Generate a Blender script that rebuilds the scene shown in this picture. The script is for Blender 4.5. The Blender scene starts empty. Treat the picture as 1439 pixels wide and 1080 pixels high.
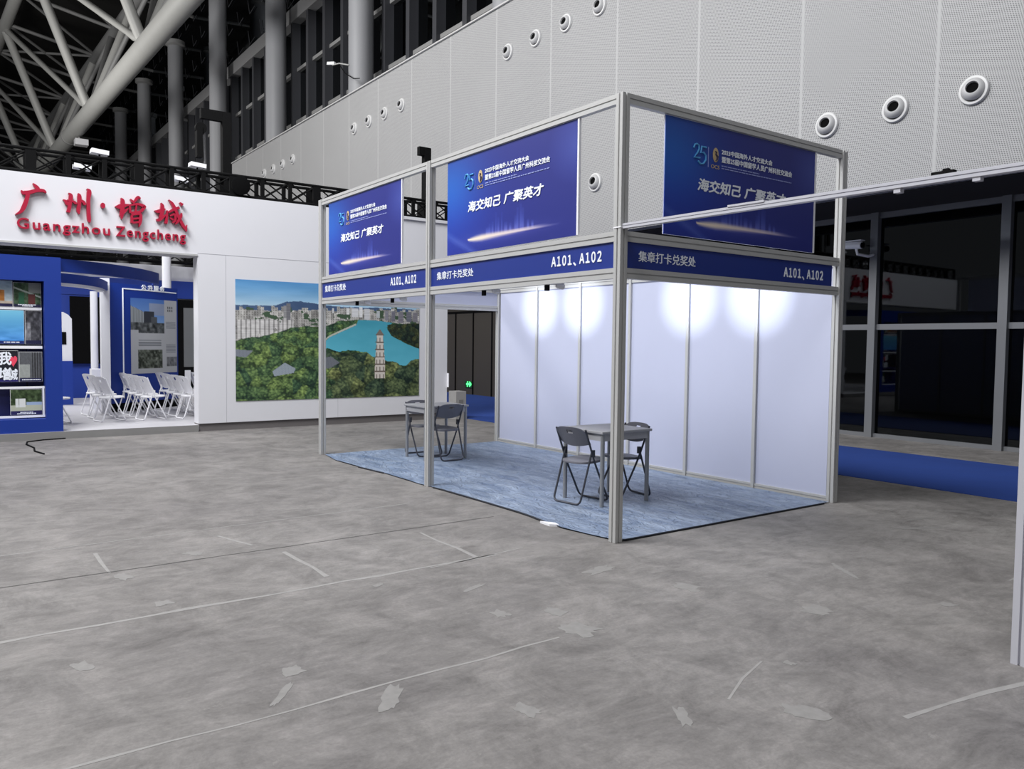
import bpy, math, random
import numpy as np
from mathutils import Vector, Matrix
random.seed(7); np.random.seed(7)
SC = bpy.context.scene
COL = SC.collection

# ------------------------------------------------------------------ camera, world, lights, exposure
cam = bpy.data.objects.new('camera', bpy.data.cameras.new('camera'))
COL.objects.link(cam)
yaw, pitch, roll = 0.6259958, -0.0499923, 0.0113756
fwd = Vector((math.sin(yaw)*math.cos(pitch), math.cos(yaw)*math.cos(pitch), math.sin(pitch)))
rgt = Vector((math.cos(yaw), -math.sin(yaw), 0)); upv = rgt.cross(fwd)
r2 = rgt*math.cos(roll)+upv*math.sin(roll); u2 = -rgt*math.sin(roll)+upv*math.cos(roll)
cam.matrix_world = Matrix(((r2.x, u2.x, -fwd.x, -4.45714), (r2.y, u2.y, -fwd.y, -4.70806), (r2.z, u2.z, -fwd.z, 1.60895), (0, 0, 0, 1)))
cam.data.sensor_width = 36; cam.data.lens = 1121.673/1439*36
cam.data.clip_start = 0.05; cam.data.clip_end = 400
SC.camera = cam
SC.view_settings.view_transform = 'Standard'
SC.view_settings.look = 'None'
SC.view_settings.gamma = 1
SC.view_settings.use_curve_mapping = False
SC.view_settings.exposure = 0.0
W = bpy.data.worlds.new('hall_air'); SC.world = W; W.use_nodes = True
W.node_tree.nodes['Background'].inputs[0].default_value = (0.93, 0.96, 1.0, 1)
W.node_tree.nodes['Background'].inputs[1].default_value = 0.16

def light(name, kind, loc, target, energy, size=1.0, color=(1, 1, 1), spot=None, blend=0.5, parent=None):
    d = bpy.data.lights.new(name, kind); d.energy = energy; d.color = color
    if kind == 'AREA': d.shape = 'DISK'; d.size = size
    else: d.shadow_soft_size = size
    if spot: d.spot_size = spot; d.spot_blend = blend
    o = bpy.data.objects.new(name, d); COL.objects.link(o)
    o.location = loc
    o.rotation_euler = (Vector(target)-Vector(loc)).to_track_quat('-Z', 'Y').to_euler()
    return o
light('hall_lamp', 'AREA', (-7.5, 4.0, 14.0), (0, 4.5, 0), 3300, 7.0, (0.985, 0.99, 1.0))
light('hall_lamp', 'AREA', (-7.0, -6.0, 14.5), (-1, -2, 0), 680, 6.0, (0.985, 0.99, 1.0))
light('hall_lamp', 'AREA', (-8.0, 19.0, 14.0), (7, 22, 7), 2800, 6.0, (1.0, 0.99, 0.97))
light('hall_lamp', 'AREA', (-9.0, 40.0, 10.0), (3, 46, 16), 1900, 5.0, (1.0, 0.98, 0.95))

# ------------------------------------------------------------------ helpers
def lin(c):
    return tuple((x/12.92 if x <= .04045 else ((x+.055)/1.055)**2.4) for x in [v/255 for v in c])
def tag(o, label=None, cat=None, group=None, kind=None):
    if label: o['label'] = label
    if cat: o['category'] = cat
    if group: o['group'] = group
    if kind: o['kind'] = kind
    return o
def empty(name, loc=(0, 0, 0), label=None, cat=None, group=None, rz=0):
    o = bpy.data.objects.new(name, None); COL.objects.link(o)
    o.location = loc; o.rotation_euler = (0, 0, rz); o.empty_display_size = .1
    return tag(o, label, cat, group)
def copy_tree(o, parent=None):
    c = o.copy(); COL.objects.link(c); c.parent = parent
    for ch in list(o.children): copy_tree(ch, c)
    return c

MATS = {}
def mat(name, c, rough=.6, metal=0.0, var=.06, scale=6.0, bump=0.0, emit=None, spec=.5):
    if name in MATS: return MATS[name]
    m = bpy.data.materials.new(name); m.use_nodes = True; nt = m.node_tree; b = nt.nodes['Principled BSDF']
    l = lin(c)
    tc = nt.nodes.new('ShaderNodeTexCoord'); nz = nt.nodes.new('ShaderNodeTexNoise')
    nz.inputs['Scale'].default_value = scale; nz.inputs['Detail'].default_value = 5
    nt.links.new(tc.outputs['Object'], nz.inputs['Vector'])
    mx = nt.nodes.new('ShaderNodeMix'); mx.data_type = 'RGBA'
    mx.inputs[6].default_value = (*[x*(1-var) for x in l], 1); mx.inputs[7].default_value = (*[min(1, x*(1+var)) for x in l], 1)
    nt.links.new(nz.outputs['Fac'], mx.inputs[0]); nt.links.new(mx.outputs[2], b.inputs['Base Color'])
    b.inputs['Roughness'].default_value = rough; b.inputs['Metallic'].default_value = metal
    b.inputs['Specular IOR Level'].default_value = spec
    if bump:
        bp = nt.nodes.new('ShaderNodeBump'); bp.inputs['Strength'].default_value = bump; bp.inputs['Distance'].default_value = .01
        nt.links.new(nz.outputs['Fac'], bp.inputs['Height']); nt.links.new(bp.outputs['Normal'], b.inputs['Normal'])
    if emit:
        b.inputs['Emission Color'].default_value = (*l, 1); b.inputs['Emission Strength'].default_value = emit
    MATS[name] = m
    return m
def paint_mat(name, rough=.5):
    if name in MATS: return MATS[name]
    m = bpy.data.materials.new(name); m.use_nodes = True; nt = m.node_tree; b = nt.nodes['Principled BSDF']
    a = nt.nodes.new('ShaderNodeAttribute'); a.attribute_name = 'print'
    nt.links.new(a.outputs['Color'], b.inputs['Base Color']); b.inputs['Roughness'].default_value = rough
    MATS[name] = m
    return m

class MB:
    def __init__(s): s.v = []; s.f = []
    def add(s, vs, fs):
        n = len(s.v); s.v += [tuple(x) for x in vs]; s.f += [tuple(i+n for i in f) for f in fs]; return s
    def box(s, lo, hi):
        x0, y0, z0 = lo; x1, y1, z1 = hi
        return s.add([(x0, y0, z0), (x1, y0, z0), (x1, y1, z0), (x0, y1, z0), (x0, y0, z1), (x1, y0, z1), (x1, y1, z1), (x0, y1, z1)],
                     [(0, 3, 2, 1), (4, 5, 6, 7), (0, 1, 5, 4), (1, 2, 6, 5), (2, 3, 7, 6), (3, 0, 4, 7)])
    def bar(s, p, q, w, h, up=(0, 0, 1)):
        p = Vector(p); q = Vector(q); d = (q-p).normalized(); u = Vector(up)
        if abs(d.dot(u)) > .98: u = Vector((1, 0, 0))
        a = d.cross(u).normalized(); b = a.cross(d)
        vs = [e+a*(sx*w/2)+b*(sy*h/2) for e in (p, q) for sx, sy in ((-1, -1), (1, -1), (1, 1), (-1, 1))]
        return s.add(vs, [(0, 1, 2, 3), (7, 6, 5, 4), (0, 4, 5, 1), (1, 5, 6, 2), (2, 6, 7, 3), (3, 7, 4, 0)])
    def tube(s, pts, r, n=8, closed=False):
        pts = [Vector(p) for p in pts]; N = len(pts); rs = r if isinstance(r, (list, tuple)) else [r]*N
        vs = []; ref = None
        for i, p in enumerate(pts):
            if closed: d = (pts[(i+1) % N]-pts[i-1])
            else: d = (pts[min(i+1, N-1)]-pts[max(i-1, 0)])
            d.normalize()
            if ref is None:
                ref = d.orthogonal().normalized()
            a = (ref-d*ref.dot(d)).normalized(); ref = a; b = d.cross(a)
            for k in range(n):
                t = 2*math.pi*k/n; vs.append(p+(a*math.cos(t)+b*math.sin(t))*rs[i])
        fs = []
        for i in range(N if closed else N-1):
            j = (i+1) % N
            for k in range(n): fs.append((i*n+k, i*n+(k+1) % n, j*n+(k+1) % n, j*n+k))
        if not closed: fs += [tuple(range(n))[::-1], tuple((N-1)*n+k for k in range(n))]
        return s.add(vs, fs)
    def lathe(s, o, ax, prof, n=24):
        o = Vector(o); ax = Vector(ax).normalized(); a = ax.orthogonal().normalized(); b = ax.cross(a); vs = []
        for r, h in prof:
            for k in range(n):
                t = 2*math.pi*k/n; vs.append(o+ax*h+(a*math.cos(t)+b*math.sin(t))*r)
        fs = [(i*n+k, i*n+(k+1) % n, (i+1)*n+(k+1) % n, (i+1)*n+k) for i in range(len(prof)-1) for k in range(n)]
        fs += [tuple(range(n))[::-1], tuple((len(prof)-1)*n+k for k in range(n))]
        return s.add(vs, fs)
    def prism(s, poly, ext):
        e = Vector(ext); n = len(poly); P = [Vector(p) for p in poly]
        return s.add(P+[p+e for p in P], [tuple(range(n)), tuple(range(2*n-1, n-1, -1))]+[(i, i+n, (i+1) % n+n, (i+1) % n) for i in range(n)])
    def build(s, name, m, parent=None, smooth=False, bevel=0):
        me = bpy.data.meshes.new(name)
        off = Vector((0, 0, 0)); p = parent
        chain = []
        while p is not None: chain.append(p); p = p.parent
        for c in chain: off += c.location
        me.from_pydata([tuple(Vector(v)-off) for v in s.v], [], s.f)
        import bmesh
        bm = bmesh.new(); bm.from_mesh(me); bmesh.ops.recalc_face_normals(bm, faces=bm.faces); bm.to_mesh(me); bm.free()
        me.materials.append(m)
        if smooth:
            me.polygons.foreach_set('use_smooth', [True]*len(me.polygons)); me.set_sharp_from_angle(angle=math.radians(40))
        o = bpy.data.objects.new(name, me); COL.objects.link(o); o.parent = parent
        if bevel:
            b = o.modifiers.new('bevel', 'BEVEL'); b.width = bevel; b.segments = 2; b.limit_method = 'ANGLE'
        return o

def painted(name, corner, right, up, w, h, nx, ny, fn, parent=None, thick=.006, rough=.5, pos=None):
    """a printed sheet: its picture is a colour attribute fn(u, v) -> sRGB 0..255, v down"""
    u = np.linspace(0, 1, nx); v = np.linspace(0, 1, ny); U, V = np.meshgrid(u, v)
    C = np.clip(fn(U, V), 0, 255)/255.0
    C = np.where(C <= .04045, C/12.92, ((C+.055)/1.055)**2.4)
    c = np.array(corner, float); R = np.array(right, float); UP = np.array(up, float)
    if pos is None: P = c+U[..., None]*w*R-V[..., None]*h*UP
    else: P = pos(U, V)
    P = P.reshape(-1, 3); off = np.zeros(3); p = parent
    while p is not None: off += np.array(p.location); p = p.parent
    P = P-off
    i = np.arange(nx*ny).reshape(ny, nx)
    F = np.stack([i[:-1, :-1], i[1:, :-1], i[1:, 1:], i[:-1, 1:]], -1).reshape(-1, 4)
    me = bpy.data.meshes.new(name)
    nrm = np.cross(R, UP) if pos is None else np.array([0, -1, 0.])
    # border ring extruded backwards gives the sheet its thickness
    ring = np.concatenate([i[0, :], i[1:, -1], i[-1, -2::-1], i[-2:0:-1, 0]])
    back = P[ring]-nrm*thick; nb = len(P); m_ = len(ring)
    side = np.array([[ring[k], ring[(k+1) % m_], nb+(k+1) % m_, nb+k] for k in range(m_)])
    me.from_pydata(np.concatenate([P, back]).tolist(), [], F.tolist()+side.tolist()+[list(range(nb, nb+m_))[::-1]])
    at = me.color_attributes.new('print', 'FLOAT_COLOR', 'POINT')
    cc = np.concatenate([C.reshape(-1, 3), C.reshape(-1, 3)[ring]]); cc = np.concatenate([cc, np.ones((len(cc), 1))], 1)
    at.data.foreach_set('color', cc.astype(np.float32).ravel())
    me.materials.append(paint_mat('printed_sheet', rough))
    o = bpy.data.objects.new(name, me); COL.objects.link(o); o.parent = parent
    return o

_noise = {}
def vnoise(x, y, seed=0):
    if seed not in _noise: _noise[seed] = np.random.RandomState(seed).rand(256, 256)
    g = _noise[seed]; xi = np.floor(x).astype(int); yi = np.floor(y).astype(int); fx = x-xi; fy = y-yi
    fx = fx*fx*(3-2*fx); fy = fy*fy*(3-2*fy); a = lambda p, q: g[(yi+q) % 256, (xi+p) % 256]
    return (a(0, 0)*(1-fx)+a(1, 0)*fx)*(1-fy)+(a(0, 1)*(1-fx)+a(1, 1)*fx)*fy
def fbm(x, y, seed=0, o=4):
    return sum(vnoise(x*2**k, y*2**k, seed+k)/2**(k+1) for k in range(o))/(1-.5**o)
def inpoly(U, V, poly):
    r = np.zeros(U.shape, bool); n = len(poly)
    for i in range(n):
        (x0, y0), (x1, y1) = poly[i], poly[(i+1) % n]
        c = ((y0 > V) != (y1 > V)); 
        with np.errstate(divide='ignore', invalid='ignore'): r ^= c & (U < (x1-x0)*(V-y0)/(y1-y0+1e-12)+x0)
    return r

def text(name, body, origin, right, up, w, h, m, parent=None, bold=.004, shear=0, depth=.003, space=1.0, heavy=0):
    """lettering: fitted to a w x h box whose lower left corner is origin; stands proud of its plane by depth"""
    c = bpy.data.curves.new(name, 'FONT'); c.body = body; c.size = 1; c.offset = bold; c.shear = shear; c.space_character = space; c.resolution_u = 4
    o = bpy.data.objects.new(name, c); COL.objects.link(o); bpy.context.view_layer.update()
    dg = bpy.context.evaluated_depsgraph_get(); me0 = bpy.data.meshes.new_from_object(o.evaluated_get(dg))
    vs = [v.co.copy() for v in me0.vertices]; fs = [tuple(p.vertices) for p in me0.polygons]
    bpy.data.objects.remove(o); bpy.data.curves.remove(c); bpy.data.meshes.remove(me0)
    x0 = min(v.x for v in vs); x1 = max(v.x for v in vs); y0 = min(v.y for v in vs); y1 = max(v.y for v in vs)
    O = Vector(origin); R = Vector(right); U = Vector(up); N = R.cross(U)
    sx = w/(x1-x0); sy = h/(y1-y0); cnt = {}; n = len(vs); mb = MB()
    for f in fs:
        for i in range(len(f)):
            e = (f[i], f[(i+1) % len(f)]); cnt[e] = cnt.get(e, 0)+1
    side = [(a, a+n, b+n, b) for (a, b) in cnt if (b, a) not in cnt]
    for q, (ox, oy) in enumerate([(0, 0)] if not heavy else [(0, 0), (heavy, 0), (-heavy, 0), (0, heavy), (0, -heavy)]):
        front = [O+R*((v.x+ox-x0)*sx)+U*((v.y+oy-y0)*sy)+N*(depth+q*.0003) for v in vs]; back = [O+R*((v.x+ox-x0)*sx)+U*((v.y+oy-y0)*sy) for v in vs]
        mb.add(front+back, fs+side)
    me = bpy.data.meshes.new(name); off = Vector((0, 0, 0)); p = parent
    while p is not None: off += p.location; p = p.parent
    me.from_pydata([tuple(Vector(v)-off) for v in mb.v], [], mb.f); me.materials.append(m)
    ob = bpy.data.objects.new(name, me); COL.objects.link(ob); ob.parent = parent
    return ob

# ------------------------------------------------------------------ materials
ALU = mat('aluminium', (187, 187, 186), .45, .2, .05, 30)
ALU_D = mat('aluminium_groove', (92, 93, 95), .55, .3, .05, 30)
WHITE = mat('white_laminate_led_tint', (182, 186, 207), .45, 0, .02, 3)  # bluish tint of the LED spotlights is put into this base colour
WALLW = mat('white_paint', (214, 214, 219), .6, 0, .02, 2)
BLUEF = mat('fascia_blue', (26, 48, 130), .45, 0, .04, 3)
BLUEW = mat('stand_blue', (8, 48, 138), .5, 0, .04, 2)
NAVY = mat('navy_panel', (16, 22, 80), .5, 0, .05, 2)
BLACK = mat('black_metal', (8, 8, 9), .8, .0, .1, 8, spec=.15)
BLACKM = mat('black_matt', (9, 9, 10), .9, 0, .1, 4, spec=.1)
LETTER = mat('white_letter', (236, 240, 248), .5, 0, .01, 3)
RED = mat('red_acrylic', (168, 20, 54), .4, 0, .03, 6)
COLM = mat('column_paint', (146, 147, 151), .55, .05, .05, 1.0)
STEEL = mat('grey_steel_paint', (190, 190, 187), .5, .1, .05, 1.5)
STEEL_D = mat('grey_steel_shade', (140, 140, 140), .6, .1, .08, 1.5)  # darker copy of the steel paint; dimness of rear roof members in its colour
GREYP = mat('grey_plastic', (112, 112, 120), .5, 0, .05, 12)
GREYT = mat('dark_grey_tube', (74, 76, 84), .4, .5, .05, 12)
TABLE = mat('grey_table_top', (168, 168, 172), .5, 0, .05, 8)
WPLAS = mat('white_plastic', (236, 236, 240), .45, 0, .02, 8)
SKIRT = mat('dark_skirting', (104, 100, 100), .7, 0, .08, 4)
FRAME = mat('window_frame_grey', (112, 114, 118), .5, .2, .05, 4)
FRAME_D = mat('window_frame_dark', (62, 63, 68), .55, .2, .08, 2)
CEILD = mat('dark_ceiling', (44, 42, 42), .85, 0, .08, 1)  # dark ceiling paint, also carrying the darkness of the unlit soffit
ROOFD = mat('roof_deck_dark', (36, 35, 34), .9, 0, .1, .5)

def floor_material():
    m = bpy.data.materials.new('worn_concrete'); m.use_nodes = True; nt = m.node_tree; b = nt.nodes['Principled BSDF']
    tc = nt.nodes.new('ShaderNodeTexCoord')
    def noise(scale, det, rough=.6, vec=None):
        n = nt.nodes.new('ShaderNodeTexNoise'); n.inputs['Scale'].default_value = scale; n.inputs['Detail'].default_value = det; n.inputs['Roughness'].default_value = rough
        nt.links.new(vec or tc.outputs['Object'], n.inputs['Vector']); return n.outputs['Fac']
    def ramp(f, stops):
        r = nt.nodes.new('ShaderNodeValToRGB'); e = r.color_ramp.elements
        while len(e) < len(stops): e.new(.5)
        for k, (p, c) in enumerate(stops): e[k].position = p; e[k].color = (*lin(c), 1)
        nt.links.new(f, r.inputs[0]); return r.outputs[0]
    def mix(a, bb, f, mode='MIX'):
        x = nt.nodes.new('ShaderNodeMix'); x.data_type = 'RGBA'; x.blend_type = mode
        for sock, val in ((0, f), (6, a), (7, bb)):
            if hasattr(val, 'is_linked'): nt.links.new(val, x.inputs[sock])
            else: x.inputs[sock].default_value = val if sock == 0 else (*lin(val), 1)
        return x.outputs[2]
    def dist(scale, det, rough, amt, vec=None):
        n = nt.nodes.new('ShaderNodeTexNoise'); n.inputs['Scale'].default_value = scale; n.inputs['Detail'].default_value = det; n.inputs['Roughness'].default_value = rough; n.inputs['Distortion'].default_value = amt
        nt.links.new(vec or tc.outputs['Object'], n.inputs['Vector']); return n.outputs['Fac']
    base = ramp(noise(.45, 6, .6), [(.3, (112, 109, 108)), (.5, (121, 118, 116)), (.7, (131, 128, 126))])
    mott = ramp(dist(2.3, 12, .78, .5), [(.33, (140, 139, 139)), (.5, (184, 184, 184)), (.68, (218, 217, 217))])
    c = mix(base, mott, .8, 'OVERLAY')
    mp = nt.nodes.new('ShaderNodeMapping'); mp.inputs['Scale'].default_value = (1.0, 3.2, 1); mp.inputs['Rotation'].default_value = (0, 0, .9)
    nt.links.new(tc.outputs['Object'], mp.inputs['Vector'])
    streak = ramp(dist(4.5, 10, .75, .6, mp.outputs[0]), [(.36, (152, 151, 151)), (.5, (187, 187, 187)), (.66, (214, 214, 214))])
    c = mix(c, streak, .4, 'OVERLAY')
    speck = ramp(dist(7.5, 12, .8, .3), [(.6, (0, 0, 0)), (.72, (255, 255, 255))])
    c = mix(c, (156, 153, 150), nt_mul(nt, speck, .6))
    dark = ramp(dist(4.1, 12, .8, .5), [(.28, (255, 255, 255)), (.42, (0, 0, 0))])
    c = mix(c, (88, 85, 84), nt_mul(nt, dark, .5))
    # powdery worn zone beside the booth
    vs = nt.nodes.new('ShaderNodeVectorMath'); vs.operation = 'DISTANCE'; nt.links.new(tc.outputs['Object'], vs.inputs[0]); vs.inputs[1].default_value = (3.4, -1.3, 0)
    mr = nt.nodes.new('ShaderNodeMapRange'); mr.inputs[1].default_value = .2; mr.inputs[2].default_value = 1.7; mr.inputs[3].default_value = 1; mr.inputs[4].default_value = 0; nt.links.new(vs.outputs['Value'], mr.inputs[0])
    pw = ramp(dist(3.0, 12, .8, .8), [(.45, (0, 0, 0)), (.62, (255, 255, 255))]); pm = nt.nodes.new('ShaderNodeMath'); pm.operation = 'MULTIPLY'; nt.links.new(mr.outputs[0], pm.inputs[0]); nt.links.new(pw, pm.inputs[1])
    c = mix(c, (160, 158, 155), nt_mul(nt, pm.outputs[0], .6))
    fine = ramp(noise(60, 4, .6), [(.3, (172, 172, 172)), (.7, (202, 202, 202))])
    c = mix(c, fine, .5, 'OVERLAY')
    nt.links.new(c, b.inputs['Base Color']); b.inputs['Roughness'].default_value = .62; b.inputs['Specular IOR Level'].default_value = .3
    bp = nt.nodes.new('ShaderNodeBump'); bp.inputs['Strength'].default_value = .15; bp.inputs['Distance'].default_value = .01
    nt.links.new(noise(9, 8, .7), bp.inputs['Height']); nt.links.new(bp.outputs[0], b.inputs['Normal'])
    return m
def nt_mul(nt, sock, k):
    x = nt.nodes.new('ShaderNodeMath'); x.operation = 'MULTIPLY'; nt.links.new(sock, x.inputs[0]); x.inputs[1].default_value = k; return x.outputs[0]

def perforated_material():
    m = bpy.data.materials.new('perforated_metal_panel'); m.use_nodes = True; nt = m.node_tree; b = nt.nodes['Principled BSDF']
    tc = nt.nodes.new('ShaderNodeTexCoord'); sp = nt.nodes.new('ShaderNodeSeparateXYZ'); nt.links.new(tc.outputs['Object'], sp.inputs[0])
    def M(op, a, b_=None):
        x = nt.nodes.new('ShaderNodeMath'); x.operation = op
        for i, v in enumerate((a, b_)):
            if v is None: continue
            if isinstance(v, (int, float)): x.inputs[i].default_value = v
            else: nt.links.new(v, x.inputs[i])
        return x.outputs[0]
    y, z = sp.outputs[1], sp.outputs[2]; k = 2*math.pi/.047
    s1 = M('SINE', M('MULTIPLY', M('SUBTRACT', y, M('MULTIPLY', z, 1.1)), k)); s2 = M('SINE', M('MULTIPLY', M('ADD', y, M('MULTIPLY', z, 1.3)), k*.52))
    hole = M('GREATER_THAN', M('MULTIPLY', s1, s2), .36)
    # no holes on the smooth strip along each joint between panels (every 2.275 m)
    ph = M('ABSOLUTE', M('SUBTRACT', M('FRACT', M('ADD', M('DIVIDE', M('SUBTRACT', y, 1.31), 2.275), 20.5)), .5))
    inside = M('GREATER_THAN', ph, .012); hole = M('MULTIPLY', hole, inside)
    line = M('LESS_THAN', ph, .0045)
    nz = nt.nodes.new('ShaderNodeTexNoise'); nz.inputs['Scale'].default_value = .5; nt.links.new(tc.outputs['Object'], nz.inputs['Vector'])
    r = nt.nodes.new('ShaderNodeValToRGB'); r.color_ramp.elements[0].color = (*lin((166, 166, 167)), 1); r.color_ramp.elements[1].color = (*lin((174, 174, 175)), 1)
    nt.links.new(nz.outputs['Fac'], r.inputs[0])
    a = nt.nodes.new('ShaderNodeMix'); a.data_type = 'RGBA'; nt.links.new(hole, a.inputs[0]); nt.links.new(r.outputs[0], a.inputs[6]); a.inputs[7].default_value = (*lin((84, 84, 87)), 1)
    a2 = nt.nodes.new('ShaderNodeMix'); a2.data_type = 'RGBA'; nt.links.new(line, a2.inputs[0]); nt.links.new(a.outputs[2], a2.inputs[6]); a2.inputs[7].default_value = (*lin((176, 176, 177)), 1)
    nt.links.new(a2.outputs[2], b.inputs['Base Color']); b.inputs['Roughness'].default_value = .6; b.inputs['Metallic'].default_value = 0.0
    return m

def glass_material(name, tint, rough=.02, mixf=.22):
    m = bpy.data.materials.new(name); m.use_nodes = True; nt = m.node_tree
    for n in list(nt.nodes): nt.nodes.remove(n)
    out = nt.nodes.new('ShaderNodeOutputMaterial'); t = nt.nodes.new('ShaderNodeBsdfTransparent'); g = nt.nodes.new('ShaderNodeBsdfGlossy'); mx = nt.nodes.new('ShaderNodeMixShader')
    fr = nt.nodes.new('ShaderNodeFresnel'); fr.inputs[0].default_value = 1.5
    nz = nt.nodes.new('ShaderNodeTexNoise'); nz.inputs['Scale'].default_value = .8
    cr = nt.nodes.new('ShaderNodeValToRGB'); cr.color_ramp.elements[0].color = (*[x*.8 for x in lin(tint)], 1); cr.color_ramp.elements[1].color = (*lin(tint), 1)
    nt.links.new(nz.outputs['Fac'], cr.inputs[0]); nt.links.new(cr.outputs[0], t.inputs[0])
    g.inputs['Roughness'].default_value = rough; g.inputs[0].default_value = (.8, .85, .9, 1)
    nt.links.new(fr.outputs[0], mx.inputs[0]); nt.links.new(t.outputs[0], mx.inputs[1]); nt.links.new(g.outputs[0], mx.inputs[2]); nt.links.new(mx.outputs[0], out.inputs[0])
    return m
GLASS = glass_material('dark_tinted_glass', (120, 122, 128))

# ------------------------------------------------------------------ setting: floor, hall walls, roof
fl = MB().box((-26, -16, -.3), (9.4, 96, 0)).build('floor', floor_material()); tag(fl, 'worn grey concrete hall floor with seams and tape residue', kind='structure')
MARK = mat('tape_residue', (131, 129, 127), .7, 0, .22, 22); MARKL = mat('line_residue', (142, 140, 138), .7, 0, .22, 14); SEAM = mat('floor_seam', (70, 68, 67), .8, 0, .1, 8)
def floor_part(name, poly, m, h=.0012):
    return MB().prism([(x, y, 0) for x, y in poly], (0, 0, h)).build(name, m, fl)
def strip(name, x0, y0, x1, y1, w, m, wob=.012):
    n = max(2, int(math.hypot(x1-x0, y1-y0)/.25)); L = []; R_ = []; dx, dy = x1-x0, y1-y0; l = math.hypot(dx, dy); nx, ny = -dy/l, dx/l
    for i in range(n+1):
        t = i/n; j = random.uniform(-wob, wob); ww = w*random.uniform(.55, 1.15)/2
        L.append((x0+dx*t+nx*(ww+j), y0+dy*t+ny*(ww+j))); R_.append((x0+dx*t-nx*(ww-j), y0+dy*t-ny*(ww-j)))
    mb = MB()
    for i in range(n): mb.prism([(p[0], p[1], 0) for p in (L[i], R_[i], R_[i+1], L[i+1])], (0, 0, .001))
    return mb.build(name, m, fl)
strip('floor_seam', -12, 1.27, -.25, 1.38, .018, SEAM, .004)
strip('floor_line', -9, .25, -1.0, .25, .04, MARKL); strip('floor_line', -7, -1.40, -1.7, -1.37, .018, MARKL)
strip('floor_line', -2.31, 1.22, -2.30, .42, .035, MARKL); strip('floor_line', -1.14, 1.2, -1.16, .27, .035, MARKL); strip('floor_line', -3.52, 1.95, -3.5, 1.32, .03, MARKL)
strip('floor_line', -2.6, 2.0, -2.45, 1.55, .025, MARKL); strip('floor_line', -1.6, .21, -.7, .32, .02, MARKL); strip('floor_line', -6, 2.2, -.6, 2.35, .016, MARKL, .01)
strip('floor_line', 1.6, -2.3, 3.1, -2.2, .022, MARKL); strip('floor_line', -1.05, -2.95, -.2, -3.1, .03, MARKL)
strip('floor_line', -1.55, -2.4, -1.05, -2.2, .014, MARKL)
def patch(cx, cy, w, d, rz, m=MARK):
    P = []
    for k in range(22):
        t = 2*math.pi*k/22; ct, st = math.cos(t), math.sin(t); q = max(abs(ct), abs(st)); r = random.uniform(.62, 1.08)
        P.append((w/2*ct/q*r, d/2*st/q*r))
    c, s = math.cos(rz), math.sin(rz); return floor_part('tape_mark', [(cx+x*c-y*s, cy+x*s+y*c) for x, y in P], m)
for a in [(-.4, -1.12, .16, .22, .3), (-1.53, -1.33, .2, .24, .4), (-1.45, -1.02, .12, .2, .2), (-2.81, -1.52, .09, .3, -.6), (-2.37, -1.96, .1, .14, .3), (-3.07, -.97, .12, .13, 0),
          (-1.36, -2.68, .14, .2, .7), (-1.85, -2.4, .06, .2, -.6), (.85, -1.5, .05, .42, -.55), (-.62, -.5, .3, .12, .2), (-1.75, -.86, .1, .14, .1), (-.95, -2.3, .05, .07, 0),
          (-2.1, .05, .1, .05, .4), (-3.9, -.35, .1, .14, .3), (-3.35, .45, .12, .1, 0), (-1.6, -.35, .22, .05, .3), (-3.2, -1.2, .3, .04, .9), (-2.9, 1.55, .1, .16, .5), (-3.45, 1.18, .1, .2, .2),
          (-.1, -1.9, .2, .18, .2), (.7, -2.3, .1, .1, 0), (-2.0, -2.9, .12, .1, 0), (-3.8, -2.1, .05, .12, 0), (2.7, -1.1, .5, .08, -.5), (3.1, -.9, .4, .06, -.2)]:
    patch(*a)

wall = MB().box((7.5, -16, 4.07), (7.8, 35.4, 10.26)).build('wall_right', perforated_material()); tag(wall, 'light grey perforated metal hall wall above the glass front', kind='structure')
MB().box((7.44, -16, 10.26), (7.95, 35.4, 10.3)).build('wall_cap', mat('wall_cap_grey', (190, 190, 190), .5), wall)
tag(MB().box((7.8, -16, 4.05), (9.8, 35.4, 4.2)).build('ceiling', CEILD), 'dark soffit under the perforated wall', kind='structure')
tag(MB().box((7.8, -16, 4.2), (9.2, 35.4, 10.2)).build('wall_upper', CEILD), 'dark core behind the perforated wall', kind='structure')
# ground floor glass front under the soffit
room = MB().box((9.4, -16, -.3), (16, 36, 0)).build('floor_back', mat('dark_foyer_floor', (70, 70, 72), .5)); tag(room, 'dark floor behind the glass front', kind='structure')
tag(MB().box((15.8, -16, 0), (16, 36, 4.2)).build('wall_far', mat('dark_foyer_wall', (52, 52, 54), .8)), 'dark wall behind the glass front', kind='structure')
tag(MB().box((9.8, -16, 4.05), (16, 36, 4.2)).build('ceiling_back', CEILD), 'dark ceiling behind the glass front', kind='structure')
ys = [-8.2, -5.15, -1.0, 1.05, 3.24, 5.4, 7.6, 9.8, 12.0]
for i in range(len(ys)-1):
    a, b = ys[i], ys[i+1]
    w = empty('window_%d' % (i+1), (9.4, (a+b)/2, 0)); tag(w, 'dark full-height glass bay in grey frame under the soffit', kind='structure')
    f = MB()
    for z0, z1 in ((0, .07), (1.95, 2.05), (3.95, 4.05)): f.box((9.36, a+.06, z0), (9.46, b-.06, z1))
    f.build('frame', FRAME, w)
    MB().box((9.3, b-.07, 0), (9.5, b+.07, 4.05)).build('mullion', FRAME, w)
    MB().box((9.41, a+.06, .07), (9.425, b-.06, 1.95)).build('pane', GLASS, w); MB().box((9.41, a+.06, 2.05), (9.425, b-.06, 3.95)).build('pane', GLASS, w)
dk = MB()
dk.box((9.4, 12.07, 0), (9.6, 35.4, 4.05)); o = dk.build('wall_doors', mat('bronze_door_panel', (62, 58, 54), .5, .2, .1, 1)); tag(o, 'brown grey closed door panels under the soffit', kind='structure')
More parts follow.
